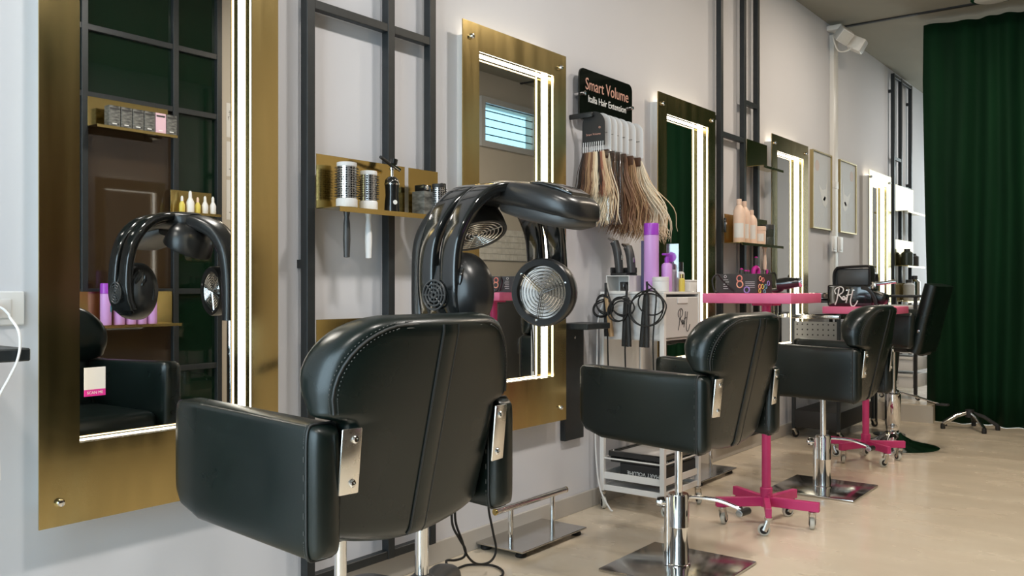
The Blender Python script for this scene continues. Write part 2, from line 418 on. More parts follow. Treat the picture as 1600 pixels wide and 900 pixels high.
# ------------------------------------------------------------------ round brushes
def brush(y, z, x, r, h, label, hm, cm, hl=.17, below=True):
    t = thing('round_brush', label, 'hair brush', (x, y, z))
    m = MT.get('perf')
    if m is None:
        m = mat('perf', (.55, .54, .53), .3, .9); nt = m.node_tree; b = nt.nodes['Principled BSDF']
        tc = nt.nodes.new('ShaderNodeTexCoord'); mp = nt.nodes.new('ShaderNodeMapping'); vo = nt.nodes.new('ShaderNodeTexVoronoi'); vo.inputs['Scale'].default_value = 130; vo.inputs['Randomness'].default_value = .15
        rp = nt.nodes.new('ShaderNodeValToRGB'); rp.color_ramp.elements[0].position = .36; rp.color_ramp.elements[1].position = .46
        rp.color_ramp.elements[0].color = (.015, .015, .015, 1); rp.color_ramp.elements[1].color = (.62, .61, .60, 1)
        nt.links.new(tc.outputs['Object'], vo.inputs['Vector']); nt.links.new(vo.outputs['Distance'], rp.inputs[0]); nt.links.new(rp.outputs[0], b.inputs['Base Color'])
    obj('collar', lathe(B(), [(r * .7, 0), (r * 1.08, .003), (r * 1.08, .028), (r, .032)], None, 28), cm, t)
    obj('barrel', lathe(B(), [(r * .96, .032), (r * .96, h - .014)], None, 28), m, t)
    obj('cap', lathe(B(), [(r, h - .014), (r * 1.02, h - .010), (r, h - .001), (r * .9, h)], None, 28), cm, t)
    bm = B()
    nb, nr = 16, 11
    for k in range(nr):
        for i in range(nb):
            a = 2 * PI * (i + .5 * (k % 2)) / nb; zz = .04 + (h - .06) * k / (nr - 1)
            d = V((math.cos(a), math.sin(a), 0)); p = d * (r * .96) + V((0, 0, zz))
            sweep(bm, [p, p + d * .009 + V((0, 0, random.uniform(-.002, .002)))], circ(.0009, 4))
    br = obj('bristles', bm, 'matte_black', t); br['kind'] = 'stuff'
    if below:
        obj('handle', lathe(B(), [(0, -hl), (.010, -hl + .002), (.0125, -hl + .06), (.011, -.05), (.008, -.03), (.011, -.012), (.012, -.0005)], None, 16), hm, t)
    return t
brush(2.00, 1.3455, .125, .033, .152, 'large round brush with grey collar and grey handle on the brass shelf', 'charcoal', 'grey_plastic', .165)
brush(2.105, 1.3455, .118, .029, .135, 'smaller round brush with white collar and white handle on the brass shelf', 'white_plastic', 'white_plastic', .165)
brush(2.425, 1.3455, .150, .024, .118, 'round brush with black collar beside the dark box on the short shelf', 'matte_black', 'matte_black', .165, False)
# black bottle with an airbrush on top
t = thing('airbrush_bottle', 'glossy black bottle carrying a small airbrush on the brass shelf', 'airbrush', (.120, 2.215, 1.3455))
b_ = obj('body', lathe(B(), [(.024, 0), (.027, .004), (.026, .03), (.023, .06), (.024, .085), (.026, .10), (.024, .115), (.016, .124), (.008, .128)], None, 24), 'gloss_black', t)
obj('ring', lathe(B(), [(.0262, .097), (.0267, .10), (.0262, .103)], None, 24), 'chrome', b_)
obj('badge', lathe(B(), [(.008, 0), (.008, .002), (0, .0025)], axm((.0235, -.008, .035), (.95, -.3, 0)), 16), 'white_print', b_)
obj('neck', lathe(B(), [(.006, .126), (.006, .15), (.009, .152), (.009, .158)], None, 14), 'chrome', t)
p = obj('gun', sweep(B(), [(.02, -.075, .186), (.008, -.03, .175), (-.002, .005, .163), (-.012, .05, .156)], circ(.006, 10), None, [.9, 1, 1, .5]), 'matte_black', t)
obj('trigger_tube', cyl(B(), (.003, -.015, .171), (-.012, .05, .157), .0066, seg=10), 'chrome', p)
obj('cup', lathe(B(), [(.005, 0), (.012, .006), (.013, .022), (.004, .024)], axm((-.004, .012, .168), (0, .2, 1)), 14), 'gloss_black', t)
t = thing('cosmetic_box', 'small black patterned box with silver clasp on the short brass shelf', 'box', (.115, 2.385, 1.3455))
obj('carton', bx(B(), (-.03, -.032, 0), (.03, .032, .088), .001, 1), 'marble_box', t)
obj('lid', bx(B(), (-.02, -.030, .088), (.026, .012, .112), .003), 'gloss_black', t)
obj('clasp', bx(B(), (.026, -.022, .092), (.032, -.002, .108), .002), 'chrome', t)
t = thing('wall_remote', 'tiny black two-button remote fixed to the grid beside the short shelf', 'remote', (.059, 2.545, 1.44))
obj('body', bx(B(), (0, -.013, -.045), (.012, .013, .045), .004), 'gloss_black', t)
for z in (.012, -.012): obj('button', lathe(B(), [(.006, 0), (.006, .002), (0, .003)], axm((.012, 0, z), (1, 0, 0)), 12), 'grey_plastic', t)

# curling iron with cord on the low shelf
t = thing('curling_iron', 'black curling iron with looped cord lying on the low brass shelf', 'curling iron', (.12, 2.06, .8455))
obj('barrel', cyl(B(), (0, .18, .02), (0, .02, .02), .016, seg=16), 'gloss_black', t)
obj('handle', lathe(B(), [(.012, 0), (.02, .01), (.022, .09), (.016, .12)], axm((0, .02, .024), (0, -1, 0)), 16), 'matte_black', t)
for k in range(3):
    pts = sm([(.01, -.10, .02), (.05, -.15, .015 - .01 * k), (.085, -.21 - .018 * k, -.01 - .015 * k), (.09, -.255 - .01 * k, -.022 - .01 * k), (.075, -.235, -.012 - .008 * k), (.055, -.17, -.004), (.03, -.10, .01)], 6)
    obj('cord', tube(B(), pts, .0036, 7), 'rubber', t)

# ================================================================== SALON CHAIRS
def chair_meshes():
    t = thing('salon_chair', 'black leather salon chair nearest the camera, in front of the first mirror', 'chair', (0, 0, 0), 0, 'black leather salon chairs')
    # ---- backrest: pillow solid between a rear and a front skin
    zb, zt, cr = .488, .992, .165
    def hw(z):
        s = min(1, max(0, (z - .772) / .022)); s = s * s * (3 - 2 * s)
        wv = .233 + (.286 - .233) * s + .012 * min(1, max(0, (z - .8) / .12))
        if z > zt - cr:
            q = min(1, (z - (zt - cr)) / cr); wv = wv - cr + cr * math.sqrt(max(0, 1 - q * q))
        return wv
    def yrear(x, z):
        u = (z - zb) / (zt - zb)
        return -.272 - .118 * u + (.02 + .035 * min(1, max(0, (z - .75) / .2))) * (x / .3) ** 2
    def zlow(x): return zb + .035 * (abs(x) / .22) ** 2 if abs(x) < .3 else zb + .035
    def thick(z): return .075 + .03 * min(1, max(0, (z - .78) / .1))
    def ezf(z):
        if z < zb + .03: return math.sqrt(max(0, 1 - ((zb + .03 - z) / .03) ** 2))
        if z > zt - .035: return math.sqrt(max(0, 1 - ((z - zt + .035) / .035) ** 2))
        return 1
    def half(x, z): return thick(z) / 2 * (1 + .30 * min(1, max(0, (z - .77) / .06)) * (abs(x) / .28) ** 2)
    def eu(u): return math.sqrt(max(0, 1 - min(1, abs(u)) ** 13))
    zz = [zb, zb + .004, zb + .012, zb + .03] + [zb + .03 + (.725 - zb) * i / 12 for i in range(1, 13)]
    zz += [.768, .773, .777, .781, .785, .79, .795, .8, .81, .816, .822, .828, .836] + [zt - cr + cr * math.sin(PI / 2 * i / 14) for i in range(1, 15)]
    zz = sorted(set(round(z, 5) for z in zz))
    us = [-1, -.995, -.985, -.96, -.92] + [-.85 + 1.7 * i / 14 for i in range(15)] + [.92, .96, .985, .995, 1]
    bm = B(); RR, FF = [], []
    for z in zz:
        ez = ezf(z)
        rr, ff = [], []
        for u in us:
            x = u * hw(z); e = eu(u) * ez
            d = half(x, z); ym = yrear(x, z) + d; zq = z + (.035 * (abs(x) / .22) ** 2 if z < .7 else 0) * max(0, (.7 - z) / .2)
            rr.append(bm.verts.new((x, ym - d * e, zq)))
            ff.append(bm.verts.new((x, ym + d * e, zq)) if e > 1e-4 else rr[-1])
        RR.append(rr); FF.append(ff)
    def quad(*v):
        s = []
        for q in v:
            if q not in s: s.append(q)
        if len(s) > 2:
            try: bm.faces.new(s)
            except ValueError: pass
    for i in range(len(zz) - 1):
        for j in range(len(us) - 1):
            quad(RR[i][j], RR[i][j + 1], RR[i + 1][j + 1], RR[i + 1][j]); quad(FF[i][j], FF[i + 1][j], FF[i + 1][j + 1], FF[i][j + 1])
    bk = obj('backrest', bm, 'leather', t, 60)
    # centre strip and seams on the rear skin
    def onrear(x, z, o=.001):
        d = half(x, z); return V((x, yrear(x, z) + d - d * eu(x / hw(z)) * ezf(z) - o, z))
    bm = B(); rings = []
    for i in range(31):
        z = zb + .012 + (zt - .022 - zb - .012) * i / 30
        rings.append([bm.verts.new(onrear(x, z, o)) for x, o in ((-.021, -.002), (-.0205, .003), (-.017, .0045), (.017, .0045), (.0205, .003), (.021, -.002))])
    for a, b in zip(rings, rings[1:]):
        for j in range(5): bm.faces.new((a[j], a[j + 1], b[j + 1], b[j]))
    bm.faces.new(rings[0][::-1]); bm.faces.new(rings[-1])
    stp = obj('centre_strip', bm, 'leather', bk)
    for s in (-1, 1):
        obj('strip_piping', tube(B(), [onrear(s * .0225, zb + .012 + (zt - .022 - zb - .012) * i / 30, .002) for i in range(31)], .0028, 6), 'leather_seam', bk)
    # side seam: runs round the rear edge
    def edge(off):
        pts = []
        zl = [.796 + (zt - cr - .796) * i / 8 for i in range(9)]
        for z in zl: pts.append(onrear(-(hw(z) - off), z))
        for i in range(1, 11):
            a = PI / 2 * i / 10; R = cr - off; cx = hw(zt - cr - .001) - cr
            pts.append(onrear(-(cx + R * math.cos(a)), zt - cr + R * math.sin(a)))
        return pts
    e = edge(.020); e2 = [V((-p.x, p.y, p.z)) for p in e][::-1]
    obj('edge_piping', tube(B(), e + e2, .0030, 6), 'leather_seam', bk)
    # stitching: short threads either side of the piping
    bm = B()
    for off in (.014, .027):
        e = edge(off); full = e + [V((-p.x, p.y, p.z)) for p in e][::-1]
        dense = sm(full, 5)
        for i in range(0, len(dense) - 2, 2): sweep(bm, [dense[i] + V((0, -.0006, 0)), dense[i] * .35 + dense[i + 1] * .65 + V((0, -.0006, 0))], circ(.0009, 4))
    st = obj('stitching', bm, 'thread', bk); st['kind'] = 'stuff'
    # ---- arms
    for s in (-1, 1):
        bm = B()
        prof = sup(.5, .5, .28, 32)
        # slab from back to front, height and width vary slightly; rounded ends
        ysq = [-.316, -.314, -.308, -.298, -.28, -.15, 0, .12, .19, .210, .219, .224, .225]
        ins = [.034, .02, .010, .004, 0, 0, 0, 0, 0, .004, .011, .022, .036]
        rings = []
        for y, q in zip(ysq, ins):
            k = (y + .306) / .51
            z0 = .507 + .02 * k + (0.03 * max(0, (k - .85) / .15) ** 2); z1 = .777 + .014 * k
            x0, x1 = .236, .312 - .006 * k
            cx, cz = (x0 + x1) / 2, (z0 + z1) / 2; a, b = (z1 - z0) - 2 * q, (x1 - x0) - 2 * q
            rings.append([bm.verts.new((s * (cx + v * b), y, cz + u * a)) for u, v in prof])
        for A, C_ in zip(rings, rings[1:]):
            for j in range(32): bm.faces.new((A[j], A[(j + 1) % 32], C_[(j + 1) % 32], C_[j]))
        bm.faces.new(rings[0][::-1]); bm.faces.new(rings[-1])
        ar = obj('armrest', bm, 'leather', t, 60)
        # seam loop near the rear edge of the arm
        lp = [(s * (.274 + v * .0770), -.286, .6425 + u * .2716) for u, v in prof]
        obj('arm_piping', tube(B(), lp, .0026, 6, True), 'leather_seam', ar)
        bm = B()
        lp2 = sm([(s * (.274 + v * .0775), -.278, .6425 + u * .272) for u, v in prof], 5, True)
        for i in range(0, len(lp2) - 1, 2): sweep(bm, [lp2[i], lp2[i] * .35 + lp2[i + 1] * .65], circ(.0009, 4))
        o = obj('stitching', bm, 'thread', ar); o['kind'] = 'stuff'
        # steel bracket joining arm and back
        pts = [(s * .272, -.3085), (s * .244, -.3085), (s * .222, -.307), (s * .196, -.306)]
        bm = B()
        rb(bm, (s * .232, -.3225, .700), (.048, .006, .135), .003, 2, MX.Rotation(.10, 4, 'X') @ ZR(s * .10))
        br = obj('bracket', bm, 'bracket_steel', t)
        for z in (.655, .745):
            q = V((s * .226, -.3265 - (z - .70) * .10 + .001, z))
            obj('screw', lathe(B(), [(.0085, 0), (.0085, .003), (.006, .006), (.003, .0062), (.0028, .004), (0, .004)], axm(q, (0, -1, 0)), 14), 'chrome', br)
    # ---- seat
    bm = B(); rb(bm, (0, -.03, .575), (.462, .46, .10), .035, 4); st = obj('seat', bm, 'leather', t)
    obj('seat_pan', bx(B(), (-.2, -.22, .505), (.2, .18, .528), .006), 'matte_black', t)
    obj('seat_mount', bx(B(), (-.06, -.08, .485), (.06, .08, .506), .004), 'matte_black', t)
    # ---- pump and base
    obj('rod', cyl(B(), (0, 0, .24), (0, 0, .49), .0150, seg=20), 'chrome', t)
    c = obj('pump_cylinder', lathe(B(), [(.040, .014), (.040, .160), (.0404, .161), (.0404, .163), (.040, .164), (.040, .282), (.037, .288), (.016, .288)], None, 32), 'chrome', t)
    obj('collar', lathe(B(), [(.046, .012), (.046, .018), (.040, .022)], None, 32), 'chrome', c)
    obj('side_tube', cyl(B(), (-.036, -.020, .014), (-.036, -.020, .275), .014, seg=16), 'chrome', t)
    obj('pivot_knob', lathe(B(), [(0, -.026), (.018, -.02), (.022, 0), (.018, .02), (0, .026)], axm((-.058, -.02, .252), (1, .3, 0)), 18), 'chrome', t)
    lv = obj('pump_lever', sweep(B(), sm([(-.05, .02, .262), (.02, .05, .266), (.12, .075, .262), (.20, .085, .240), (.235, .088, .222)], 6), sup(.007, .011, .7, 12)), 'chrome', t)
    obj('grip', cyl(B(), (.222, .05, .225), (.234, .135, .219), .0135, seg=16), 'rubber', lv)
    obj('grip_cap', lathe(B(), [(.0135, 0), (.0135, .004), (0, .005)], axm((.222, .05, .225), (-.14, -1, .06)), 16), 'steel', lv)
    bm = B(); bx(bm, (-.224, -.224, .001), (.224, .224, .012), .004, 2)
    obj('base_plate', bm, 'steel', t)
    return t
def place_chair(o, x, y, phi):
    o.location = (x, y, 0); o.rotation_euler = (0, 0, PI / 2 - phi)   # local +Y faces the mirror wall
chair = chair_meshes()
def fix_base(o, phi, lever=None):
    """the base plate stays square with the room although the seat is swivelled"""
    for c in o.children:
        n = c.name.split('.')[0]
        if n in ('base_plate',): c.rotation_euler = (0, 0, phi)
        if n in ('base_plate', 'rod', 'pump_cylinder', 'pump_lever', 'pivot_knob', 'side_tube'): c.location.y = -.035
        if n in ('pump_lever', 'pivot_knob', 'side_tube') and lever is not None: c.rotation_euler = (0, 0, lever)
CH = [(.70, 1.45, .03, None), (.752, 3.10, .06, None), (.755, 4.79, .015, None)]
c2 = dup(chair, (0, 0, 0), 0, 'black leather salon chair between the nearest chair and the pink stand')
c3 = dup(chair, (0, 0, 0), 0, 'black leather salon chair behind the nearer pink stand')
for o, (x, y, p, _) in zip((chair, c2, c3), CH):
    place_chair(o, x, y, p); fix_base(o, p, -PI / 2 + p + .15)
for c in chair.children:      # the nearest chair is pumped up a little higher
    if c.name.split('.')[0] in ('backrest', 'armrest', 'seat', 'seat_pan', 'seat_mount', 'bracket', 'rod'): c.location.z += .032
    if c.name.split('.')[0] in ('base_plate', 'rod', 'pump_cylinder', 'pump_lever', 'pivot_knob', 'side_tube'): c.location.y = -.015

# the far chair: taller back, round base
t = thing('barber_chair', 'black barber chair with chrome round base in front of the curtain', 'chair', (.75, 6.36, 0), PI / 2 - .05)
bm = B(); lathe(bm, [(.29, .001), (.29, .008), (.27, .014), (.12, .05), (.06, .085), (.05, .10)], None, 40); obj('round_base', bm, 'chrome', t)
obj('column', lathe(B(), [(.034, .10), (.045, .115), (.045, .14), (.05, .15), (.05, .36), (.044, .366), (.022, .366), (.022, .66)], None, 28), 'chrome', t)
obj('foot_pump', sweep(B(), sm([(0.04, -.03, .37), (.02, -.16, .345), (0, -.30, .315)], 5), sup(.006, .012, .7, 12)), 'chrome', t)
obj('pump_pedal', rb(B(), (0, -.315, .312), (.05, .075, .014), .005, 2), 'rubber', t)
obj('seat', rb(B(), (0, .0, .745), (.45, .42, .10), .035, 4), 'leather', t)
obj('seat_pan', bx(B(), (-.15, -.15, .655), (.15, .16, .695), .01), 'matte_black', t)
for s in (-1, 1):
    obj('armrest', rb(B(), (s * .25, .0, .815), (.06, .42, .24), .03, 4, MX.Rotation(.06, 4, 'X')), 'leather', t)
bm = B()
sweep(bm, sm([(0, -.185, .66), (0, -.21, .75), (0, -.245, .90), (0, -.285, 1.06), (0, -.295, 1.10)], 5), sup(.045, .22, .35, 28), (0, 1, 0), None)
bk = obj('backrest', bm, 'leather', t, 60)
obj('hinge', rb(B(), (0, -.20, .67), (.16, .06, .08), .02, 3), 'charcoal', t)
for s in (-1, 1): obj('bolt', lathe(B(), [(.010, 0), (.010, .004), (0, .006)], axm((s * .222, -.225, .80), (s, 0, 0)), 12), 'chrome', bk)

# ================================================================== CLIMAZON (three-pod hair processor on a stand)
ox, oy = .495, 1.97
t = thing('hair_processor', 'glossy black hair processor with round heater pods behind the nearest chair', 'hair dryer', (ox, oy, 0))
P = lambda x, y, z: V((x - ox, y - oy, z))
bm = B(); lathe(bm, [(.075, .10), (.085, .12), (.075, .16), (.05, .19), (.03, .205), (.025, .21)], None, 28); obj('base_hub', bm, 'charcoal', t)
for k in range(5):
    a = .75 + k * 2 * PI / 5; d = V((math.cos(a), math.sin(a), 0))
    lg = obj('leg', sweep(B(), sm([d * .04 + V((0, 0, .15)), d * .13 + V((0, 0, .150)), d * .22 + V((0, 0, .145)), d * .29 + V((0, 0, .120)), d * .315 + V((0, 0, .085))], 4), sup(.026, .036, .7, 16), (0, 0, 1) if False else None, None), 'charcoal', t)
    obj('castor', lathe(B(), [(.012, -.011), (.027, -.011), (.028, 0), (.027, .011), (.012, .011)], axm(d * .30 + V((0, 0, .0285)), V((-d.y, d.x, 0))), 18), 'rubber', lg)
    obj('castor_stem', cyl(B(), d * .30 + V((0, 0, .04)), d * .30 + V((0, 0, .10)), .008, seg=10), 'chrome', lg)
obj('pole', cyl(B(), (0, 0, .20), (0, 0, 1.16), .0215, seg=24), 'chrome', t)
# rear housing: from pole up and over
obj('rear_housing', sweep(B(), sm([P(.50, 1.97, .96), P(.50, 1.97, 1.10), P(.515, 1.965, 1.215), P(.57, 1.96, 1.285), P(.65, 1.95, 1.322), P(.74, 1.95, 1.338)], 6), sup(.028, .038, .6, 24), (0, 1, 0) if False else None,
    [(1 - .1 * abs(i - 18) / 18) for i in range(31)]), 'satin_black', t)
# upper body / control head, lofted along X
def loft(bm, secs, e=.6, seg=28):
    rings = []
    for x, zc, hy, hz in secs:
        rings.append([bm.verts.new(P(x, 1.95 + a, zc + b)) for a, b in sup(hy, hz, e, seg)])
    for r, q in zip(rings, rings[1:]):
        for j in range(seg): bm.faces.new((r[j], r[(j + 1) % seg], q[(j + 1) % seg], q[j]))
    bm.faces.new(rings[0][::-1]); bm.faces.new(rings[-1]); return bm
hd = obj('control_head', loft(B(), [(.70, 1.342, .030, .022), (.74, 1.342, .055, .030), (.80, 1.342, .070, .034), (.86, 1.340, .082, .036), (.93, 1.328, .094, .040), (1.0, 1.312, .098, .041), (1.05, 1.298, .094, .039), (1.085, 1.287, .082, .034), (1.105, 1.280, .064, .028), (1.113, 1.277, .045, .018)]), 'satin_black', t, 60)
obj('under_shell', loft(B(), [(.86, 1.306, .060, .022), (.93, 1.292, .080, .030), (1.0, 1.276, .086, .031), (1.06, 1.262, .078, .028), (1.098, 1.258, .055, .020), (1.106, 1.258, .04, .012)]), 'charcoal', hd, 60)
obj('control_panel', loft(B(), [(.96, 1.360, .058, .006), (1.0, 1.354, .062, .008), (1.05, 1.339, .060, .008), (1.085, 1.323, .046, .006)], .5), 'gloss_black', hd, 60)
for i in range(3):
    for j in range(4):
        x = .975 + .03 * i; obj('button', lathe(B(), [(.007, 0), (.007, .004), (.004, .006)], axm(P(x, 1.95 + (j - 1.5) * .026, 1.366 - .011 * i - .006), (.28, 0, 1)), 10), 'charcoal', hd)
# side arms: two prongs each, arching from the body down over the pod
def arm(s):
    root = None
    arc = [(.02, 1.345), (.07, 1.352), (.125, 1.338), (.175, 1.300), (.212, 1.245), (.232, 1.180), (.238, 1.10), (.232, 1.04), (.222, 1.0)]
    for k, dx in enumerate((-.039, .039)):
        pts = [P(.835 - .03 * min(1, i / 5) + dx * (.75 + .25 * min(1, i / 3)), 1.95 + s * y * 1.03, z) for i, (y, z) in enumerate(arc)]
        o = obj('arm_prong', sweep(B(), sm(pts, 6), sup(.029, .014, .42, 24), (1, 0, 0), [(1.75 - .75 * min(1, i / 26), 1 + .1 * math.sin(i / 48 * PI)) for i in range(49)]), 'gloss_black', t)
        ri = [p + V((0, -s * 0, 0)) for p in pts]
        if root is None: root = o
    # web joining the prongs at the top
    obj('arm_bridge', sweep(B(), sm([P(.835, 1.95 + s * .01, 1.340), P(.835, 1.95 + s * .06, 1.345), P(.835, 1.95 + s * .115, 1.330)], 5), sup(.05, .016, .5, 20), (1, 0, 0)), 'satin_black', t)
    # lower bridge carrying the round vent
    br = obj('arm_foot', sweep(B(), sm([P(.805, 1.95 + s * .230, 1.135), P(.805, 1.95 + s * .240, 1.08), P(.805, 1.95 + s * .234, 1.02), P(.805, 1.95 + s * .218, .988)], 5), sup(.045, .016, .6, 20), (1, 0, 0)), 'gloss_black', t)
    bm = B(); c = P(.805, 1.95 + s * .2640, 1.062); n = V((0, s, 0))
    for r in (.008, .018, .028, .038):
        tube(bm, [c + V((r * math.cos(a * PI / 14), 0, r * math.sin(a * PI / 14))) for a in range(28)], .0028, 6, True)
    for a in range(8):
        q = V((math.cos(a * PI / 4), 0, math.sin(a * PI / 4))); sweep(bm, [c + q * .004, c + q * .04], circ(.002, 5))
    obj('vent_grill', bm, 'charcoal', br)
    # pod: shallow round drum, heater inside facing the client
    nrm = V((.16 if s > 0 else .10, -s, -.02)).normalized(); pc = P(.835 if s > 0 else .818, 1.95 + s * .198, 1.068)
    M_ = axm(pc, nrm) @ MX.Diagonal((1, 1, 1, 1) if s > 0 else (1.06, 1.06, 1.1, 1))
    sh = obj('pod_shell', lathe(B(), [(0, -.046), (.050, -.044), (.080, -.032), (.096, -.010), (.101, .012), (.101, .034), (.097, .040), (.080, .040), (.078, .034), (.0775, .006)], M_, 44), 'satin_black', t, 50)
    obj('heater_dish', lathe(B(), [(0, .004), (.05, .005), (.074, .014), (.0775, .024)], M_, 40), 'heater', sh)
    bm = B()
    for r in (.012, .022, .032, .042, .052, .062, .072):
        tube(bm, [M_ @ V((r * math.cos(a * PI / 20), r * math.sin(a * PI / 20), .034)) for a in range(40)], .0013, 5, True)
    for a in range(3):
        for off in (-.003, .003):
            th = a * 2 * PI / 3 + .5
            d = V((math.cos(th), math.sin(th), 0)); nn = V((-d.y, d.x, 0)) * off
            sweep(bm, [M_ @ (d * .004 + nn + V((0, 0, .035))), M_ @ (d * .078 + nn + V((0, 0, .035)))], circ(.0012, 5))
    obj('heater_guard', bm, 'chrome', sh)
    bm = B()
    for r in (.018, .034, .05, .066): tube(bm, [M_ @ V((r * math.cos(a * PI / 20), r * math.sin(a * PI / 20), .012)) for a in range(40)], .0035, 6, True)
    obj('heater_coil', bm, 'steel', sh)
    for a in range(3):
        th = a * 2 * PI / 3 + .5; obj('rivet', lathe(B(), [(.004, 0), (.004, .002), (0, .004)], M_ @ T_((math.cos(th) * .084, math.sin(th) * .084, .040)), 10), 'chrome', sh)
    # cooling slots on both shoulders of the shell (raised black lozenges)
    kx, kz = (1, 1) if s > 0 else (1.06, 1.1)
    ez = (V((0, 0, 1)) - nrm * nrm.z).normalized(); ex = (V((1, 0, 0)) - nrm * nrm.x).normalized()
    pz = [(0, -.046), (.050, -.044), (.080, -.032), (.096, -.010)]
    def zat(r):
        for (r0, z0), (r1, z1) in zip(pz, pz[1:]):
            if r <= r1: return z0 + (z1 - z0) * (r - r0) / (r1 - r0)
        return -.006
    for sx in (-1, 1):
        for k in range(3):
            x = (.036 if sx > 0 else -.066) + sx * .014 * k; zz = .056 - .008 * k; pts = []
            for dz in (-.021, -.011, 0, .011, .021):
                r = math.hypot(x, zz + dz) / kx; pts.append(pc + ex * x + ez * (zz + dz) + nrm * (zat(r) * kz - .0005))
            obj('cooling_slot', sweep(B(), pts, sup(.0065, .0065, .8, 10), None, [.4, .9, 1, .9, .4]), 'gloss_black', sh)
        # side slots on the rim
    for k in range(3):
        a = PI * .94 + .12 * (k - 1)
        q = M_ @ V((.1005 * math.cos(a + PI / 2 * 0), .1005 * math.sin(a), .020))
        obj('rim_slot', rb(B(), q, (.006, .020, .008), .002, 2, axm((0, 0, 0), nrm)), 'gloss_black', sh)
arm(-1); arm(1)
# top pod under the body, facing forward and down
n = V((.42, -.12, -.9)).normalized(); M_ = axm(P(.725, 1.94, 1.258), n)
pd = obj('top_pod', lathe(B(), [(.03, -.065), (.065, -.055), (.084, -.03), (.090, .0), (.092, .03), (.090, .034), (.082, .034), (.080, .022), (.0795, .0)], M_, 40), 'satin_black', t, 50)
obj('heater_dish', lathe(B(), [(0, .002), (.06, .004), (.079, .02)], M_, 36), 'matte_black', pd)
bm = B()
for r in (.010, .021, .032, .043, .054, .066, .078): tube(bm, [M_ @ V((r * math.cos(a * PI / 18), r * math.sin(a * PI / 18), .030)) for a in range(36)], .0022, 6, True)
for a in range(3):
    d = V((math.cos(a * 2 * PI / 3), math.sin(a * 2 * PI / 3), 0)); sweep(bm, [M_ @ (d * .006 + V((0, 0, .03))), M_ @ (d * .080 + V((0, 0, .03)))], circ(.0016, 5))
obj('heater_guard', bm, 'heater', pd)
# power cable hanging from the stand to the floor
t2 = thing('power_cable', 'thin black power cable looping on the floor behind the nearest chair', 'cable', (.30, 2.55, 0))
def cable(parent, pts, r=.0045, name='cable_run', m='rubber', seg=7):
    return obj(name, tube(B(), sm(pts, 8), r, seg), m, parent)
def wc(L): return [(x - .30, y - 2.55, z) for x, y, z in L]
cable(t2, wc([(.36, 2.50, .50), (.29, 2.56, .36), (.27, 2.57, .266), (.27, 2.597, .164), (.27, 2.616, .087), (.27, 2.578, .053), (.27, 2.502, .065), (.27, 2.448, .108), (.27, 2.42, .168), (.27, 2.384, .245), (.29, 2.36, .34)]))
cable(t2, wc([(.29, 2.34, .32), (.27, 2.367, .237), (.27, 2.405, .178), (.27, 2.437, .134), (.27, 2.43, .108), (.27, 2.384, .107), (.27, 2.336, .117), (.32, 2.28, .12), (.42, 2.14, .13)]))
cable(t2, wc([(.30, 2.30, .006), (.16, 2.45, .006), (.125, 2.588, .006), (.155, 2.641, .006), (.218, 2.669, .006), (.289, 2.635, .006), (.318, 2.574, .006), (.285, 2.521, .006), (.30, 2.40, .006)]))

# ================================================================== FOOT REST
def footrest(y, label):
    t = thing('foot_rest', label, 'foot rest', (.13, y, 0), 0, 'steel foot rests')
    obj('plate', bx(B(), (-.125, -.235, .024), (.125, .235, .032), .002, 1), 'steel', t)
    for x in (-.09, .09):
        for yy in (-.2, .2): obj('foot', lathe(B(), [(.022, .001), (.024, .006), (.02, .016), (.012, .024)], T_((x, yy, 0)), 16), 'rubber', t)
    for yy in (-.15, .15): obj('post', cyl(B(), (.0, yy, .032), (.0, yy, .168), .0115, seg=16), 'chrome', t)
    bar = obj('bar', cyl(B(), (0, -.25, .176), (0, .25, .176), .0135, seg=18), 'chrome', t)
    for s in (-1, 1): obj('end_cap', lathe(B(), [(.0138, 0), (.0138, .006), (.010, .009), (0, .009)], axm((0, s * .25, .176), (0, s, 0)), 16), 'brass_polished', bar)
    return t
f1 = footrest(3.04, 'chrome foot rest bar on a steel plate beside the second chair')
dup(f1, (.13, 4.66, 0), 0, 'chrome foot rest bar on a steel plate behind the white trolley')

# ================================================================== SIGN AND HAIR EXTENSIONS
t = thing('shop_sign', 'glossy black acrylic sign reading Smart Volume Italia Hair Extension', 'sign', (.04, 3.785, 2.0))
def rrect(bm, hy, z0, z1, r, x0, x1, seg=8):
    pts = []
    for cy, cz, a0 in ((hy - r, z1 - r, 0), (-hy + r, z1 - r, 90), (-hy + r, z0 + r, 180), (hy - r, z0 + r, 270)):
        for i in range(seg + 1):
            a = math.radians(a0 + 90 * i / seg); pts.append((cy + r * math.cos(a), cz + r * math.sin(a)))
    A = [bm.verts.new((x0, y, z)) for y, z in pts]; C_ = [bm.verts.new((x1, y, z)) for y, z in pts]
    bm.faces.new(A[::-1]); bm.faces.new(C_)
    for i in range(len(pts)): j = (i + 1) % len(pts); bm.faces.new((A[i], A[j], C_[j], C_[i]))
    return bm
obj('panel', rrect(B(), .25, -.115, .135, .035, 0, .008), 'acrylic_black', t)
text('title_lettering', 'Smart Volume', .082, 'rose_print', t, wplane((.009, .005, .062), (0, 1, 0), (0, 0, 1)), .0006, .87)
text('subtitle_lettering', 'Italia Hair Extension', .048, 'white_print', t, wplane((.009, .005, -.006), (0, 1, 0), (0, 0, 1)), .0006, .93)
for s in (-1, 1):
    o = obj('standoff', lathe(B(), [(.009, -.042), (.009, -.002), (.009, 0), (.011, .001), (.011, .016), (.008, .020), (0, .021)], axm((.008 - .0, s * .225, .012), (1, 0, 0)), 16), 'chrome', t)
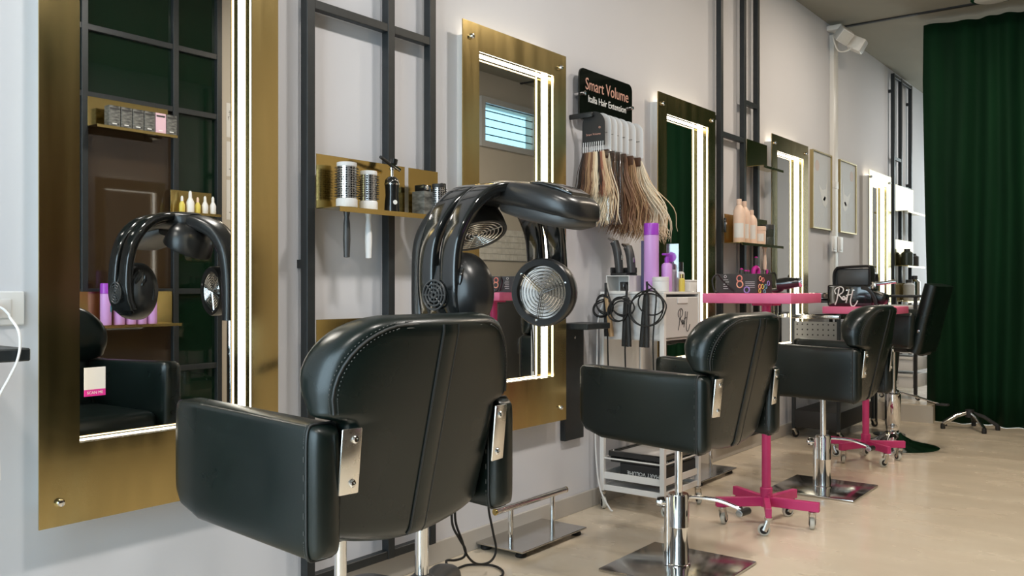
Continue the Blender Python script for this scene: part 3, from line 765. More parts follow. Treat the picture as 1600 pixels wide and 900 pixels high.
# rail under the sign
rl = thing('hanging_rail', 'black rail under the hair extension sign carrying the hair packs', 'rail', (.10, 3.77, 1.895))
obj('bar', cyl(B(), (0.02, -.25, 0), (.02, .20, 0), .005, seg=10), 'black_metal', rl)
for y in (-.25, .20): obj('arm', bx(B(), (-.098, y - .006, -.012), (.028, y + .006, .012), .003), 'black_metal', rl)
def strands(bm, pts_top, length, n, spread, wav, r=.0022, lean=(0, 0)):
    (x0, y0, z0), (x1, y1, z1) = pts_top
    for i in range(n):
        f = random.random(); x = x0 + (x1 - x0) * f; y = y0 + (y1 - y0) * f; ph = random.random() * 6; ln = length * random.uniform(.86, 1.02)
        ex = random.gauss(0, spread) + (f - .5) * spread * 2; ey = random.gauss(0, spread * .6)
        pts = []
        for k in range(13):
            u = k / 12
            pts.append((x + (ex + lean[0]) * u + wav * u * math.sin(u * 9 + ph * .3 + f * 2), y + (ey + lean[1]) * u + wav * .8 * u * math.sin(u * 8 + ph * .3 + 1), z0 - ln * u))
        sweep(bm, pts, circ(r, 5), None, [1] * 9 + [.9, .8, .6, .25])
    return bm
# colour ring: black card with short straight samples
t = thing('hair_color_ring', 'black card of short straight hair colour samples hanging nearest on the rail', 'hair sample', (.12, 3.545, 1.895))
bm = B()
def card(hx, z0, z1, hole, th):
    """rounded-top card in the XZ plane with a finger hole on the left"""
    n = 20; out = [(-hx, z0), (hx, z0)] + [(hx * math.cos(PI * i / n), z1 - hx + hx * math.sin(PI * i / n)) for i in range(n + 1)]
    A = [bm.verts.new((x, -th / 2, z)) for x, z in out]; C_ = [bm.verts.new((x, th / 2, z)) for x, z in out]
    bm.faces.new(A); bm.faces.new(C_[::-1])
    for i in range(len(out)): j = (i + 1) % len(out); bm.faces.new((A[i], A[j], C_[j], C_[i]))
card(.062, -.145, .018, 0, .004); cd = obj('card', bm, 'matte_black', t)
text('lettering', 'Smart Volume', .014, 'rose_print', cd, wplane((0, -.0028, -.09), (1, 0, 0), (0, 0, 1)), .0003)
text('emblem', 'o', .022, 'rose_print', cd, wplane((.035, -.0028, -.058), (1, 0, 0), (0, 0, 1)), .0003)
for i, hc in enumerate(('hair_black', 'hair_brown', 'hair_chestnut', 'hair_caramel', 'hair_chestnut', 'hair_blond', 'hair_platinum', 'hair_black', 'hair_red', 'hair_blond')):
    x = -.054 + .012 * i
    o = obj('hook', tube(B(), [(x, -.003, -.125), (x, -.005, -.15), (x, -.003, -.175)], .0018, 5), 'white_plastic', t)
    obj('hair_sample', strands(B(), ((x - .005, -.003, -.172), (x + .005, -.003, -.172)), .215, 34, .009, .004, .0016, ((i - 5) * .006, 0)), hc, t)
def pack(y, label, hc, ln, wav, n=46, lean=(0, 0), zt=0, spread=.02, bag=True, name='hair_extension', extra=None):
    global bm
    t = thing(name, label, 'hair extension', (.122, y, 1.895 + zt), 0, 'hair extension packs on the rail')
    bm = B(); card(.058, -.16, .02, 0, .003); h = obj('hanger_card', bm, 'white_plastic', t)
    text('lettering', 'Smart Volume', .010, 'ink', h, wplane((0.01, -.0022, -.075), (1, 0, 0), (0, 0, 1)), .0002)
    obj('clip', bx(B(), (-.045, -.006, -.20), (.045, .006, -.155), .003), 'white_plastic' if wav < .01 else 'hair_brown', t)
    o = obj('hair', strands(B(), ((-.048, 0, -.175), (.048, 0, -.175)), ln + .03, int(n * 1.7), spread, wav, .0026, lean), hc, t); o['kind'] = 'stuff'
    if extra:
        o = obj('hair_highlights', strands(B(), ((-.045, .004, -.175), (.045, .004, -.175)), ln + .03, n, spread, wav, .0024, lean), extra, t); o['kind'] = 'stuff'
    if bag: obj('bag', rb(B(), (0, 0, -.175 - ln / 2), (.125, .034, ln + .04), .012, 3), 'clear_plastic', t)
    return t
pack(3.605, 'platinum blond hair pack in a clear bag directly behind the colour card', 'hair_platinum', .315, .016, 60, (-.01, -.012), 0, .028, True, extra='hair_blond')
pack(3.66, 'narrow brown hair pack second behind the colour card', 'hair_chestnut', .30, .012, 40, (.0, .0), -.002, .012, extra='hair_brown')
pack(3.71, 'chestnut hair pack in a clear bag in the middle of the rail', 'hair_brown', .31, .014, 40, (0, 0), -.002, .014, extra='hair_chestnut')
pack(3.77, 'loose wavy light brown hair pack without a bag', 'hair_chestnut', .34, .020, 70, (.02, 0), -.002, .02, False, extra='hair_caramel')
pack(3.84, 'wavy caramel hair pack second from the end of the rail', 'hair_caramel', .36, .022, 60, (.03, .01), -.004, .022, False, extra='hair_chestnut')
pack(3.915, 'long loose platinum hair pack at the far end of the rail', 'hair_platinum', .38, .034, 70, (.10, .03), -.004, .034, False, extra='hair_blond')

# ================================================================== BLACK WALL CONSOLE SHELVES
def console(y0, y1, x1, ztop, zb, label, solid=True):
    t = thing('wall_console', label, 'console', (0, (y0 + y1) / 2, zb)); hw = (y1 - y0) / 2
    if solid: obj('side_panel', bx(B(), (.0005, -hw, 0), (.03, hw, ztop - zb - .025), .002, 1), 'black_metal', t)
    obj('top', bx(B(), (.0005, -hw - .01, ztop - zb - .028), (x1, hw + .03, ztop - zb), .003, 1), 'black_metal', t)
    obj('bolt', lathe(B(), [(.006, 0), (.006, .003), (0, .005)], axm((.03, 0, ztop - zb - .07), (1, 0, 0)), 12), 'chrome', t)
    return t
console(3.44, 3.60, .16, .915, .36, 'black wall console panel between the second mirror and the trolley')
t = console(.40, .855, .36, .95, .30, 'black console table at the left edge below the wall socket')
obj('leg', bx(B(), (.31, .08, 0), (.345, .115, .63), .002, 1), 'navy', t)
t = thing('wall_socket', 'white double wall socket at the left edge', 'socket', (0, .958, 1.029))
obj('plate', bx(B(), (.0005, -.10, -.043), (.010, .068, .043), .005, 3), 'white_plastic', t)
obj('rocker', bx(B(), (.010, -.008, -.024), (.014, .034, .024), .002), 'white_plastic', t)
obj('socket_face', bx(B(), (.010, -.060, -.024), (.012, -.014, .024), .002), 'grey_plastic', t)
t = thing('charger', 'white plug with a thin white cable hanging from the left socket', 'charger', (.012, .935, 1.033))
obj('plug', lathe(B(), [(.019, 0), (.019, .022), (.012, .03), (.006, .034)], axm((0.0005, 0, 0), (1, 0, 0)), 20), 'white_plastic', t)
obj('cable', tube(B(), sm([(.03, .0, 0), (.08, .0, .0), (.19, -.03, -.012), (.30, -.072, -.018), (.353, -.078, -.044), (.356, -.076, -.078), (.356, -.083, -.112), (.353, -.095, -.14), (.345, -.12, -.20), (.34, -.115, -.26), (.34, -.11, -.36)], 8), .0028, 7), 'white_plastic', t)

# ================================================================== WHITE TROLLEY
def castor(parent, p, r=.028, yaw=0, wm='wheel_grey', top=.085):
    p = V(p); d = V((math.cos(yaw), math.sin(yaw), 0)); ax = V((-d.y, d.x, 0)); c = p + d * .018 + V((0, 0, r + .0005))
    o = obj('castor', lathe(B(), [(.016, top - .016), (.017, top - .012), (.017, top - .003), (.009, top)], T_(p), 14), 'steel', parent)
    bm = B()
    for s in (-1, 1):
        sweep(bm, [p + ax * (s * .013) + V((0, 0, top - .012)), p + d * .008 + ax * (s * .0145) + V((0, 0, r + .018)), c + ax * (s * .0145) + V((0, 0, -.004))], sup(.011, .0012, .5, 8), tuple(d), None)
    obj('fork', bm, 'steel', o)
    obj('wheel', lathe(B(), [(.010, -.010), (r * .72, -.010), (r * .78, -.011), (r * .96, -.008), (r, -.004), (r, .004), (r * .96, .008), (r * .78, .011), (r * .72, .010), (.010, .010)], axm(c, ax), 24), wm, o)
    bm = B(); lathe(bm, [(0, -.0115), (r * .66, -.0112), (r * .66, .0112), (0, .0115)], axm(c, ax), 20)
    obj('hub', bm, 'rubber', o)
    return o
TX, TY = .225, 3.91
t = thing('salon_trolley', 'white metal salon trolley with styling irons hung on its side', 'trolley', (TX, TY, 0))
hx, hy = .165, .185
for sx in (-1, 1):
    for sy in (-1, 1):
        obj('post', bx(B(), (sx * hx - .012, sy * hy - .012, .085), (sx * hx + .012, sy * hy + .012, 1.05), .002, 1), 'white_metal', t)
        castor(t, (sx * hx, sy * hy, 0), .028, random.uniform(-.9, .6))
# bottom tray
bm = B(); bx(bm, (-hx, -hy, .093), (hx, hy, .100)); obj('bottom_shelf', bm, 'white_metal', t)
for s in (-1, 1):
    obj('rim', bx(B(), (-hx, s * hy - .005, .088), (hx, s * hy + .005, .115), .001, 1), 'white_metal', t)
    obj('rim', bx(B(), (s * hx - .005, -hy, .088), (s * hx + .005, hy, .115), .001, 1), 'white_metal', t)
    obj('rail', bx(B(), (-hx, s * hy - .003, .145), (hx, s * hy + .003, .178), .001, 1), 'white_metal', t)
    obj('wire', cyl(B(), (-hx, s * hy, .245), (hx, s * hy, .245), .004, seg=8), 'white_metal', t)
    obj('wire', cyl(B(), (s * hx, -hy, .245), (s * hx, hy, .245), .004, seg=8), 'white_metal', t)
    obj('rail', bx(B(), (s * hx - .003, -hy, .145), (s * hx + .003, hy, .178), .001, 1), 'white_metal', t)
obj('glass_shelf', bx(B(), (-hx + .006, -hy + .006, .134), (hx - .006, hy - .006, .140)), 'clear_plastic', t)
# middle shelf
obj('middle_shelf', bx(B(), (-hx, -hy, .55), (hx, hy, .56)), 'white_metal', t)
obj('back_panel', bx(B(), (-hx + .0, -hy + .02, .56), (-hx + .006, hy - .02, 1.0)), 'white_metal', t)
# top bin: side panels, floor, drawer front with the signature
obj('bin_floor', bx(B(), (-hx, -hy, .83), (hx, hy, .838)), 'white_metal', t)
obj('bin_side', bx(B(), (-hx + .012, -hy - .004, .835), (hx - .012, -hy + .004, 1.052), .001, 1), 'white_plastic', t)
obj('bin_side', bx(B(), (-hx + .012, hy - .004, .835), (hx - .012, hy + .004, 1.052), .001, 1), 'white_plastic', t)
obj('top_panel', bx(B(), (-hx - .01, -hy - .01, 1.05), (hx + .01, hy + .01, 1.062), .002, 1), 'white_metal', t)
dr = obj('drawer', bx(B(), (hx - .008, -hy + .014, .842), (hx + .008, hy - .014, 1.036), .003, 1), 'grey_plastic', t)
obj('drawer_tab', bx(B(), (hx + .008, -.055, 1.005), (hx + .012, .055, 1.034), .002, 1), 'white_plastic', dr)
script_logo(dr, wplane((hx + .009, .01, .925), (0, 1, 0), (0, 0, 1)), .115, 'ink', .014)
# on the bottom shelf: dark case and glass plates
t = thing('product_case', 'black box printed Smart Volume upside down on the trolley bottom shelf', 'box', (.255, 3.92, .1405))
obj('body', bx(B(), (-.115, -.165, 0), (.128, .165, .085), .002, 1), 'matte_black', t)
text('lettering', 'SMART VOLUME', .026, 'white_print', t, wplane((.02, -.1655, .042), (-1, 0, 0), (0, 0, -1)), .0003)
for k, (z, l) in enumerate(((.2265, 'lower black rimmed glass tray on the trolley bottom shelf'), (.2545, 'upper black rimmed glass tray on the trolley bottom shelf'))):
    t = thing('glass_tray', l, 'tray', (.235, 3.92 - .012 * k, z), .03 - .05 * k, 'black rimmed trays on the trolley')
    bm = B()
    for a, b in (((-.15, -.17), (.15, -.15)), ((-.15, .15), (.15, .17)), ((-.15, -.15), (-.13, .15)), ((.13, -.15), (.15, .15))): bx(bm, (a[0], a[1], 0), (b[0], b[1], .027), .003, 1)
    obj('rim', bm, 'gloss_black', t)
    obj('glass', bx(B(), (-.131, -.151, .010), (.131, .151, .015)), 'grey_plastic', t)
# things on the trolley top
t = thing('open_box', 'small white open box on the trolley corner under the clippers', 'box', (.135, 3.80, 1.0625))
bm = B(); bx(bm, (-.065, -.06, 0), (.065, .06, .003)); bx(bm, (-.065, -.06, .075), (.065, .06, .079)); bx(bm, (-.065, -.06, .003), (-.061, .06, .075)); bx(bm, (.061, -.06, .003), (.065, .06, .075)); bx(bm, (-.061, .056, .003), (.061, .06, .075))
obj('carton', bm, 'white_box', t)
t = thing('small_jar', 'small black jar inside the white open box', 'jar', (.15, 3.78, 1.066)); obj('body', lathe(B(), [(.020, 0), (.021, .003), (.021, .03)], None, 20), 'gloss_black', t); obj('lid', lathe(B(), [(.0215, .03), (.0215, .042), (.019, .044)], None, 20), 'matte_black', t)
def clipper(x, y, z, rz, label, s=1.0):
    t = thing('hair_clipper', label, 'clipper', (x, y, z), rz)
    bd = obj('body', sweep(B(), sm([(0, 0, 0), (-.004, 0, .04 * s), (-.012, 0, .09 * s), (-.024, 0, .125 * s), (-.032, 0, .14 * s)], 5), sup(.018, .019, .7, 18), (1, 0, 0), [(.95 + .12 * math.sin(i / 20 * PI)) * (1 if i < 15 else 1 + .03 * (i - 15)) for i in range(21)]), 'charcoal', t)
    obj('blade', rb(B(), (-.040, 0, .148 * s), (.040, .042, .010), .002, 2, MX.Rotation(.55, 4, 'Y')), 'steel', bd)
    obj('switch', rb(B(), (.016, 0, .07 * s), (.006, .010, .025), .002), 'chrome', bd)
    return t
st_ = thing('clipper_stand', 'black charging stand for two clippers on the white open box', 'stand', (.135, 3.80, 1.1415))
obj('cradle', bx(B(), (-.045, -.055, 0), (.045, .055, .012), .003), 'matte_black', st_); obj('rear_wall', bx(B(), (-.045, .030, .012), (.045, .055, .04), .003), 'matte_black', st_); obj('side_wall', bx(B(), (-.045, -.055, .012), (-.036, .030, .04), .002), 'matte_black', st_)
clipper(.120, 3.785, 1.154, -.1, 'larger dark hair clipper standing in the charging stand', 1.1)
clipper(.180, 3.800, 1.154, -.4, 'slim dark trimmer leaning beside the larger clipper', .9)
def bottle(name, x, y, z, prof, m, label, cat='bottle', cap=None, capm=None, group=None, seg=24, lab=None, rz=0):
    t = thing(name, label, cat, (x, y, z), rz, group)
    b = obj('body', lathe(B(), prof, None, seg), m, t)
    if cap: obj('cap', lathe(B(), cap, None, seg), capm, t)
    if lab:
        r, z0, z1, lm = lab
        bm = B(); n = 10; rows = []
        for zz in (z0, z1): rows.append([bm.verts.new(((r + .0006) * math.cos(-2.1 + i * 1.7 / n), (r + .0006) * math.sin(-2.1 + i * 1.7 / n), zz)) for i in range(n + 1)])
        rows2 = []
        for zz in (z0, z1): rows2.append([bm.verts.new(((r - .001) * math.cos(-2.1 + i * 1.7 / n), (r - .001) * math.sin(-2.1 + i * 1.7 / n), zz)) for i in range(n + 1)])
        for i in range(n): bm.faces.new((rows[0][i], rows[0][i + 1], rows[1][i + 1], rows[1][i])); bm.faces.new((rows2[0][i], rows2[1][i], rows2[1][i + 1], rows2[0][i + 1]))
        obj('label_print', bm, lm, b)
    return t
ZT = 1.0625
bottle('hairspray_can', .288, 3.80, ZT, [(.034, 0), (.036, .003), (.036, .272)], 'lilac', 'tall lilac hairspray can with purple cap on the trolley', 'hairspray', [(.0362, .273), (.0362, .325), (.034, .330), (0, .330)], 'purple', None, 32)
t = thing('pump_bottle', 'short lilac pump bottle behind the tall hairspray can', 'bottle', (.332, 3.875, ZT))
obj('body', lathe(B(), [(.024, 0), (.026, .003), (.026, .125), (.022, .135), (.012, .14)], None, 24), 'lilac', t); obj('pump', lathe(B(), [(.011, .14), (.011, .165), (.006, .168), (.006, .178)], None, 14), 'purple', t); obj('nozzle', bx(B(), (-.012, -.03, .176), (.010, .012, .186), .003), 'purple', t)
t = thing('product_carton', 'dark purple product carton behind the tall hairspray can', 'box', (.235, 3.875, ZT), .2)
obj('carton', bx(B(), (-.035, -.02, 0), (.035, .02, .25), .001, 1), 'navy', t); obj('side_panel', bx(B(), (.0352, -.02, 0), (.0362, .02, .25)), 'purple', t)
t = thing('display_card', 'clear purple printed display card standing on the trolley', 'card', (.335, 3.93, ZT), .25)
obj('sheet', bx(B(), (-.03, -.002, 0), (.03, .002, .235), .0005, 1), 'clear_plastic', t); obj('print', lathe(B(), [(.024, 0), (.024, .001), (0, .0012)], axm((-.006, -.0022, .17), (0, -1, 0)), 24), 'purple', t)
bottle('cream_tub', .357, 3.765, ZT, [(.036, 0), (.039, .003), (.039, .05)], 'white_plastic', 'white round cream tub at the front corner of the trolley', 'tub', [(.0395, .051), (.0395, .068), (.037, .070), (0, .07)], 'white_box')
bottle('serum_bottle', .345, 3.99, ZT, [(.020, 0), (.022, .003), (.022, .09), (.014, .10)], 'grey_plastic', 'small pale serum bottle with black and silver cap on the trolley', 'bottle', [(.016, .10), (.016, .145), (.014, .147), (0, .147)], 'gloss_black')
bottle('serum_bottle', .30, 4.00, ZT, [(.022, 0), (.024, .003), (.024, .10), (.016, .11)], 'white_plastic', 'small white serum bottle with silver cap on the trolley', 'bottle', [(.017, .11), (.017, .15), (.015, .152), (0, .152)], 'chrome')
bottle('perfume_bottle', .375, 3.95, ZT, [(.014, 0), (.015, .002), (.015, .06), (.008, .066)], 'amber', 'tiny amber bottle at the trolley edge', 'bottle', [(.009, .066), (.009, .085), (0, .086)], 'brass_polished')
t = thing('storage_box', 'low white storage box on the far corner of the trolley top', 'box', (.28, 4.07, ZT)); obj('carton', bx(B(), (-.09, -.04, 0), (.10, .04, .05), .004, 2), 'white_box', t); obj('lid', bx(B(), (-.092, -.042, .05), (.102, .042, .058), .002), 'white_plastic', t)

# styling irons hung along the near side of the trolley, each with its cord wound in loops
def iron(x, z, label, cordr, nloops, m='charcoal', tan=False, lean=0, zt=1.05, ln=.24, ox_=0, seed=1):
    rnd = random.Random(seed)
    t = thing('hair_straightener', label, 'hair straightener', (x, 3.695, z), 0, 'irons hung on the trolley side')
    for k, dx in enumerate((-.012, .014)):
        pts = [(dx * .4 + lean * .2, -.012 * k, .0), (dx * .8 + lean * .5, -.014 * k, -ln * .35), (dx * 1.4 + lean, -.016 * k, -ln)]
        o = obj('arm', sweep(B(), sm(pts, 4), sup(.011, .0115, .6, 14), (0, 1, 0), [.9, .95, 1, 1, 1, 1, 1, 1, .95]), 'tan' if (tan and k) else m, t)
        if not tan: obj('heating_plate', rb(B(), (dx * 1.2 + lean * .8 + (.010 if k == 0 else -.010), -.014 * k, -ln * .82), (.004, .016, .07), .001, 1), 'steel', o)
    obj('cord_sleeve', tube(B(), sm([(0, -.006, 0), (.002, -.008, .03), (.012 * lean, -.006, .06)], 4), .006, 8, False), 'rubber', t)
    pts = [(0, -.006, .055)]
    for i in range(nloops * 10):
        lp_ = i / 10; a = 2 * PI * lp_ + 1.2; r = cordr * (1 + .16 * math.sin(lp_ * 2.3 + seed)); k_ = .012 * math.sin(lp_ * 3.1 + seed * 2)
        pts.append((ox_ + k_ + r * math.sin(a) * (.95 + .1 * math.sin(lp_ * 1.9)), -.026 - .010 * math.sin(lp_ * 2.7), -.055 + k_ * 1.5 + r * math.cos(a) * .82))
    pts.append((ox_ + .02, -.02, -.2)); pts.append((ox_ + .02, -.012, -.40 if nloops > 2 else -.28))
    obj('cord', tube(B(), sm(pts, 4), .0038, 6), 'rubber', t)
    return t
iron(.098, 1.045, 'black and tan styling iron with a tangled cord, leftmost on the trolley side', .052, 4, 'matte_black', True, .02, ln=.20, seed=3)
iron(.215, 1.035, 'black hair straightener with a tight cord, middle one on the trolley side', .056, 4, 'matte_black', False, 0, ln=.235, ox_=-.02, seed=5)
iron(.325, 1.05, 'black hair straightener with wide cord loops, rightmost on the trolley side', .085, 3, 'matte_black', False, -.015, ln=.25, ox_=.02, seed=8)
t = thing('white_cable', 'white cable hanging down beside the trolley', 'cable', (.03, 3.69, 0))
obj('cable', tube(B(), sm([(.05, .0, 1.0), (.035, -.02, .9), (.03, -.02, .7), (.015, -.01, .45), (.02, -.01, .25), (.04, -.005, .10), (.10, -.02, .02), (.12, -.02, .006)], 8), .004, 7), 'white_plastic', t)

# ================================================================== PINK STANDS
def pink_stand(x, y, ztop, x0, x1, y0, y1, label, yaw):
    t = thing('tray_stand', label, 'stand', (x, y, 0), 0, 'pink tray stands on castors')
    for k in range(5):
        a = yaw + k * 2 * PI / 5; d = V((math.cos(a), math.sin(a), 0))
        obj('leg', rb(B(), d * .118 + V((0, 0, .105)), (.235, .026, .042), .002, 1, ZR(a)), 'pink', t)
        castor(t, d * .205, .027, a + 1.9 + k * .7, 'wheel_grey', .085)
    obj('hub', lathe(B(), [(.026, .080), (.028, .084), (.028, .165), (.025, .168)], None, 24), 'pink', t)
    obj('hub_bolt', lathe(B(), [(.006, 0), (.006, .003), (0, .005)], axm((.02, -.02, .15), (1, -1, 0)), 10), 'pink', t)
    obj('pole', cyl(B(), (0, 0, .165), (0, 0, ztop - .035), .0205, seg=24), 'pink', t)
    tr = obj('tray', bx(B(), (x0 - x, y0 - y, ztop - .044), (x1 - x, y1 - y, ztop), .004, 2), 'pink_top', t)
    obj('tray_mount', bx(B(), (-.05, -.05, ztop - .056), (.05, .05, ztop - .044), .002, 1), 'pink', t)
    return t
pink_stand(.815, 3.92, 1.056, .60, 1.01, 3.70, 4.09, 'pink five-wheeled tray stand right behind the second chair', .10)
pink_stand(.745, 5.74, .965, .54, .95, 5.54, 5.94, 'farther pink tray stand carrying the black caddy', .55)

# product box on the near tray: dark carton with a rainbow figure of eight
t = thing('product_box', 'dark carton with a colourful figure eight on the near pink tray', 'box', (.715, 3.90, 1.0565), -.12)
obj('carton', bx(B(), (-.105, -.07, 0), (.105, .07, .088), .001, 1), 'box_dark', t)
def ring(parent, c, r, m, mtx, w_=.006):
    obj('ring_print', tube(B(), [mtx @ V((c[0] + r * math.cos(a * PI / 12), c[1] + r * math.sin(a * PI / 12), .0)) for a in range(24)], w_ * .5, 5, True), m, parent)
mf = wplane((0, -.0706, 0), (1, 0, 0), (0, 0, 1)); ms = wplane((.1056, 0, 0), (0, 1, 0), (0, 0, 1))
for c, r, m in (((.018, .067), .013, 'print_rose'), ((.020, .040), .015, 'print_orange'), ((.055, .015), .013, 'print_violet')): ring(t, c, r, m, mf)
ring(t, (-.055, .076), .006, 'white_print', mf, .002)
for k in range(5): obj('line_print', bx(B(), (-.065, -.0708, .060 - .010 * k), (-.04 + .004 * (k % 2), -.0702, .062 - .010 * k)), 'white_print', t)
for k in range(4): obj('line_print', bx(B(), (.048, -.0708, .050 - .008 * k), (.095, -.0702, .0516 - .008 * k)), 'white_print', t)
for c, r, m in (((-.04, .066), .010, 'print_orange'), ((-.015, .060), .010, 'print_rose'), ((-.045, .030), .010, 'print_orange'), ((-.02, .030), .010, 'amber'), ((.01, .030), .010, 'print_teal'), ((.035, .045), .010, 'print_violet'), ((-.045, .010), .009, 'amber'), ((0, .008), .008, 'print_teal')): ring(t, c, r, m, ms, .004)
t = thing('hair_dryer', 'small black hand dryer lying behind the figure eight carton', 'hair dryer', (.875, 4.02, 1.0565), .5)
obj('body', lathe(B(), [(.014, -.05), (.026, -.045), (.028, 0), (.023, .035), (.021, .055)], axm((0, 0, .045), (1, -.3, .1)), 20), 'gloss_black', t)
obj('handle', sweep(B(), sm([(-.02, 0, .03), (-.03, .02, .015), (-.05, .06, .012)], 4), sup(.011, .014, .8, 12)), 'gloss_black', t)
obj('nozzle_ring', lathe(B(), [(.022, 0), (.023, .008), (.020, .012)], axm((.052, -.016, .050), (1, -.3, .1)), 20), 'chrome', t)
t = thing('looped_cord', 'black cord looping at the left end of the near pink tray', 'cable', (.635, 3.765, 1.0565))
obj('cord', tube(B(), sm([(.06, .06, .01), (.02, .03, .06), (.01, 0, .085), (-.005, -.02, .06), (.01, -.03, .008), (.04, -.06, .005)], 6), .004, 7), 'rubber', t)

# caddy on the far tray: black bag with arched handles and white signature
t = thing('tool_caddy', 'black tool caddy with white cursive signature on the far pink tray', 'caddy', (.70, 5.70, .9655), .05)
obj('body', bx(B(), (-.16, -.07, 0), (.11, .07, .135), .012, 3), 'gloss_black', t)
script_logo(t, wplane((-.05, -.0715, .062), (1, 0, 0), (0, 0, 1)), .125, 'white_print', .03)
bm = B()
prof = [(-.125, .13), (-.125, .20), (-.11, .235), (-.08, .245), (.07, .25), (.088, .24), (.092, .21), (.092, .13)]
sweep(bm, sm([(x, 0, z) for x, z in prof], 4), sup(.06, .008, .5, 16), (0, 1, 0)); obj('hood', bm, 'satin_black', t)
obj('inner_panel', bx(B(), (-.112, -.035, .13), (.082, .035, .236), .01, 2), 'charcoal', t)
obj('side_pocket', rb(B(), (.135, 0, .055), (.10, .12, .07), .025, 3, MX.Rotation(.35, 4, 'Y')), 'leather', t)
obj('strap', sweep(B(), sm([(.02, -.06, .115), (.08, -.075, .11), (.12, -.075, .06), (.13, -.07, .01)], 5), sup(.012, .004, .6, 10)), 'satin_black', t)
for x in (-.09, -.04, .0): obj('rivet', lathe(B(), [(.005, 0), (.005, .003), (0, .004)], axm((x, -.07, .10), (0, -1, 0)), 10), 'chrome', t)
t = thing('clamp_tool', 'chrome clamp tool resting on the black caddy', 'tool', (.87, 5.64, 1.075))
obj('rod', cyl(B(), (-.03, -.01, .03), (.08, .0, .045), .012, seg=12), 'chrome', t); obj('jaw', rb(B(), (-.045, -.01, .02), (.03, .02, .045), .006), 'steel', t)

# ================================================================== PRODUCTS ON THE SECOND GRID
pp = [(.034, 0), (.037, .004), (.037, .15), (.034, .175), (.022, .195), (.014, .205)]
for y, x, s, l in ((5.235, .125, 1.0, 'front tall peach bottle on the brass shelf'), (5.34, .115, .98, 'second tall peach bottle on the brass shelf'), (5.44, .12, .80, 'shorter peach bottle behind the tall ones on the shelf')):
    bottle('shampoo_bottle', x, y, 1.3625, [(r, z * s * 1.15) for r, z in pp], 'peach', l, 'bottle', [(.015, .2365 * s), (.0155, .24 * s), (.0155, .27 * s), (.013, .272 * s), (0, .272 * s)], 'peach', 'peach bottles on the shelf', lab=(.037, .03, .12, 'white_box'))
bottle('cream_jar', .125, 5.55, 1.3625, [(.040, 0), (.044, .003), (.046, .09)], 'peach', 'wide peach jar on the brass shelf', 'jar', [(.047, .091), (.047, .115), (.044, .118), (0, .118)], 'peach', lab=(.045, .02, .07, 'white_box'))
bottle('cream_jar', .125, 5.70, 1.3625, [(.040, 0), (.045, .003), (.045, .05), (.043, .055), (.045, .06), (.045, .105)], 'dark_jar', 'dark ribbed jar at the end of the brass shelf', 'jar', [(.046, .106), (.046, .135), (.043, .138), (0, .138)], 'charcoal')
t = thing('hanging_brush', 'pale brush handle hanging under the peach bottle shelf', 'hair brush', (.13, 5.64, 1.34)); obj('handle', lathe(B(), [(0, -.17), (.009, -.168), (.013, -.10), (.010, -.03), (.012, -.0)], None, 14), 'peach', t); obj('head', lathe(B(), [(.016, 0), (.018, .006), (.016, .012)], None, 16), 'peach', t)
t = thing('wall_remote', 'small black remote at the left end of the peach bottle shelf', 'remote', (.064, 5.15, 1.47)); obj('body', bx(B(), (0, -.013, -.045), (.012, .013, .045), .004), 'gloss_black', t); obj('button', lathe(B(), [(.007, 0), (.007, .002), (0, .003)], axm((.012, 0, .01), (1, 0, 0)), 12), 'grey_plastic', t)
t = thing('styling_tool', 'pink and black arched multi styler on the low brass shelf', 'hair styler', (.13, 5.40, 1.0005))
obj('stand', bx(B(), (-.035, -.16, 0), (.035, .12, .13), .006), 'matte_black', t)
obj('arch', sweep(B(), sm([(.02, .0, .13), (.02, .0, .185), (.02, .02, .205), (.02, .055, .21), (.02, .08, .19), (.02, .08, .13)], 5), circ(.014, 12)), 'magenta', t)
for k, (y, h) in enumerate(((-.14, .20), (-.075, .19), (-.035, .19), (.095, .28))):
    o = obj('attachment', lathe(B(), [(.014, .13), (.014, h - .02), (.012, h - .005)], T_((0, y, 0)), 16), 'charcoal', t); obj('tip', lathe(B(), [(.0125, h - .03), (.013, h - .02), (.010, h), (0, h + .006)], T_((0, y, 0)), 16), 'magenta', o)
for k, (y, m) in enumerate(((5.60, 'steel'), (5.64, 'magenta'), (5.68, 'charcoal'))):
    t = thing('flat_comb', ('silver', 'dark pink', 'charcoal')[k] + ' upright comb case at the end of the low brass shelf', 'comb', (.13, y, 1.0005)); obj('case', bx(B(), (-.022, -.012, 0), (.022, .012, .20), .003, 1), m, t); obj('teeth_edge', bx(B(), (.022, -.004, .02), (.026, .004, .18), .001, 1), 'matte_black', t)
t = thing('hanging_straightener', 'black straightener hanging with its cord beside the fourth mirror', 'hair straightener', (.12, 5.76, 1.05))
obj('hook', tube(B(), [(-.0625, -.03, .13), (0, -.03, .13), (.012, -.025, .14)], .005, 8), 'black_metal', t)
obj('arm', sweep(B(), sm([(0, -.02, .12), (0, -.03, .0), (0, -.01, -.13)], 5), sup(.011, .011, .6, 12)), 'matte_black', t); obj('arm', sweep(B(), sm([(0, -.02, .12), (0, .03, .0), (0, .06, -.13)], 5), sup(.011, .011, .6, 12)), 'steel', t); obj('cord', tube(B(), sm([(0, -.02, .12), (.02, .03, .13), (.02, .07, .05), (.01, .09, -.1), (.0, .06, -.35), (.0, .0, -.5), (0, -.05, -.4), (0, -.03, -.2)], 6), .005, 7), 'rubber', t)
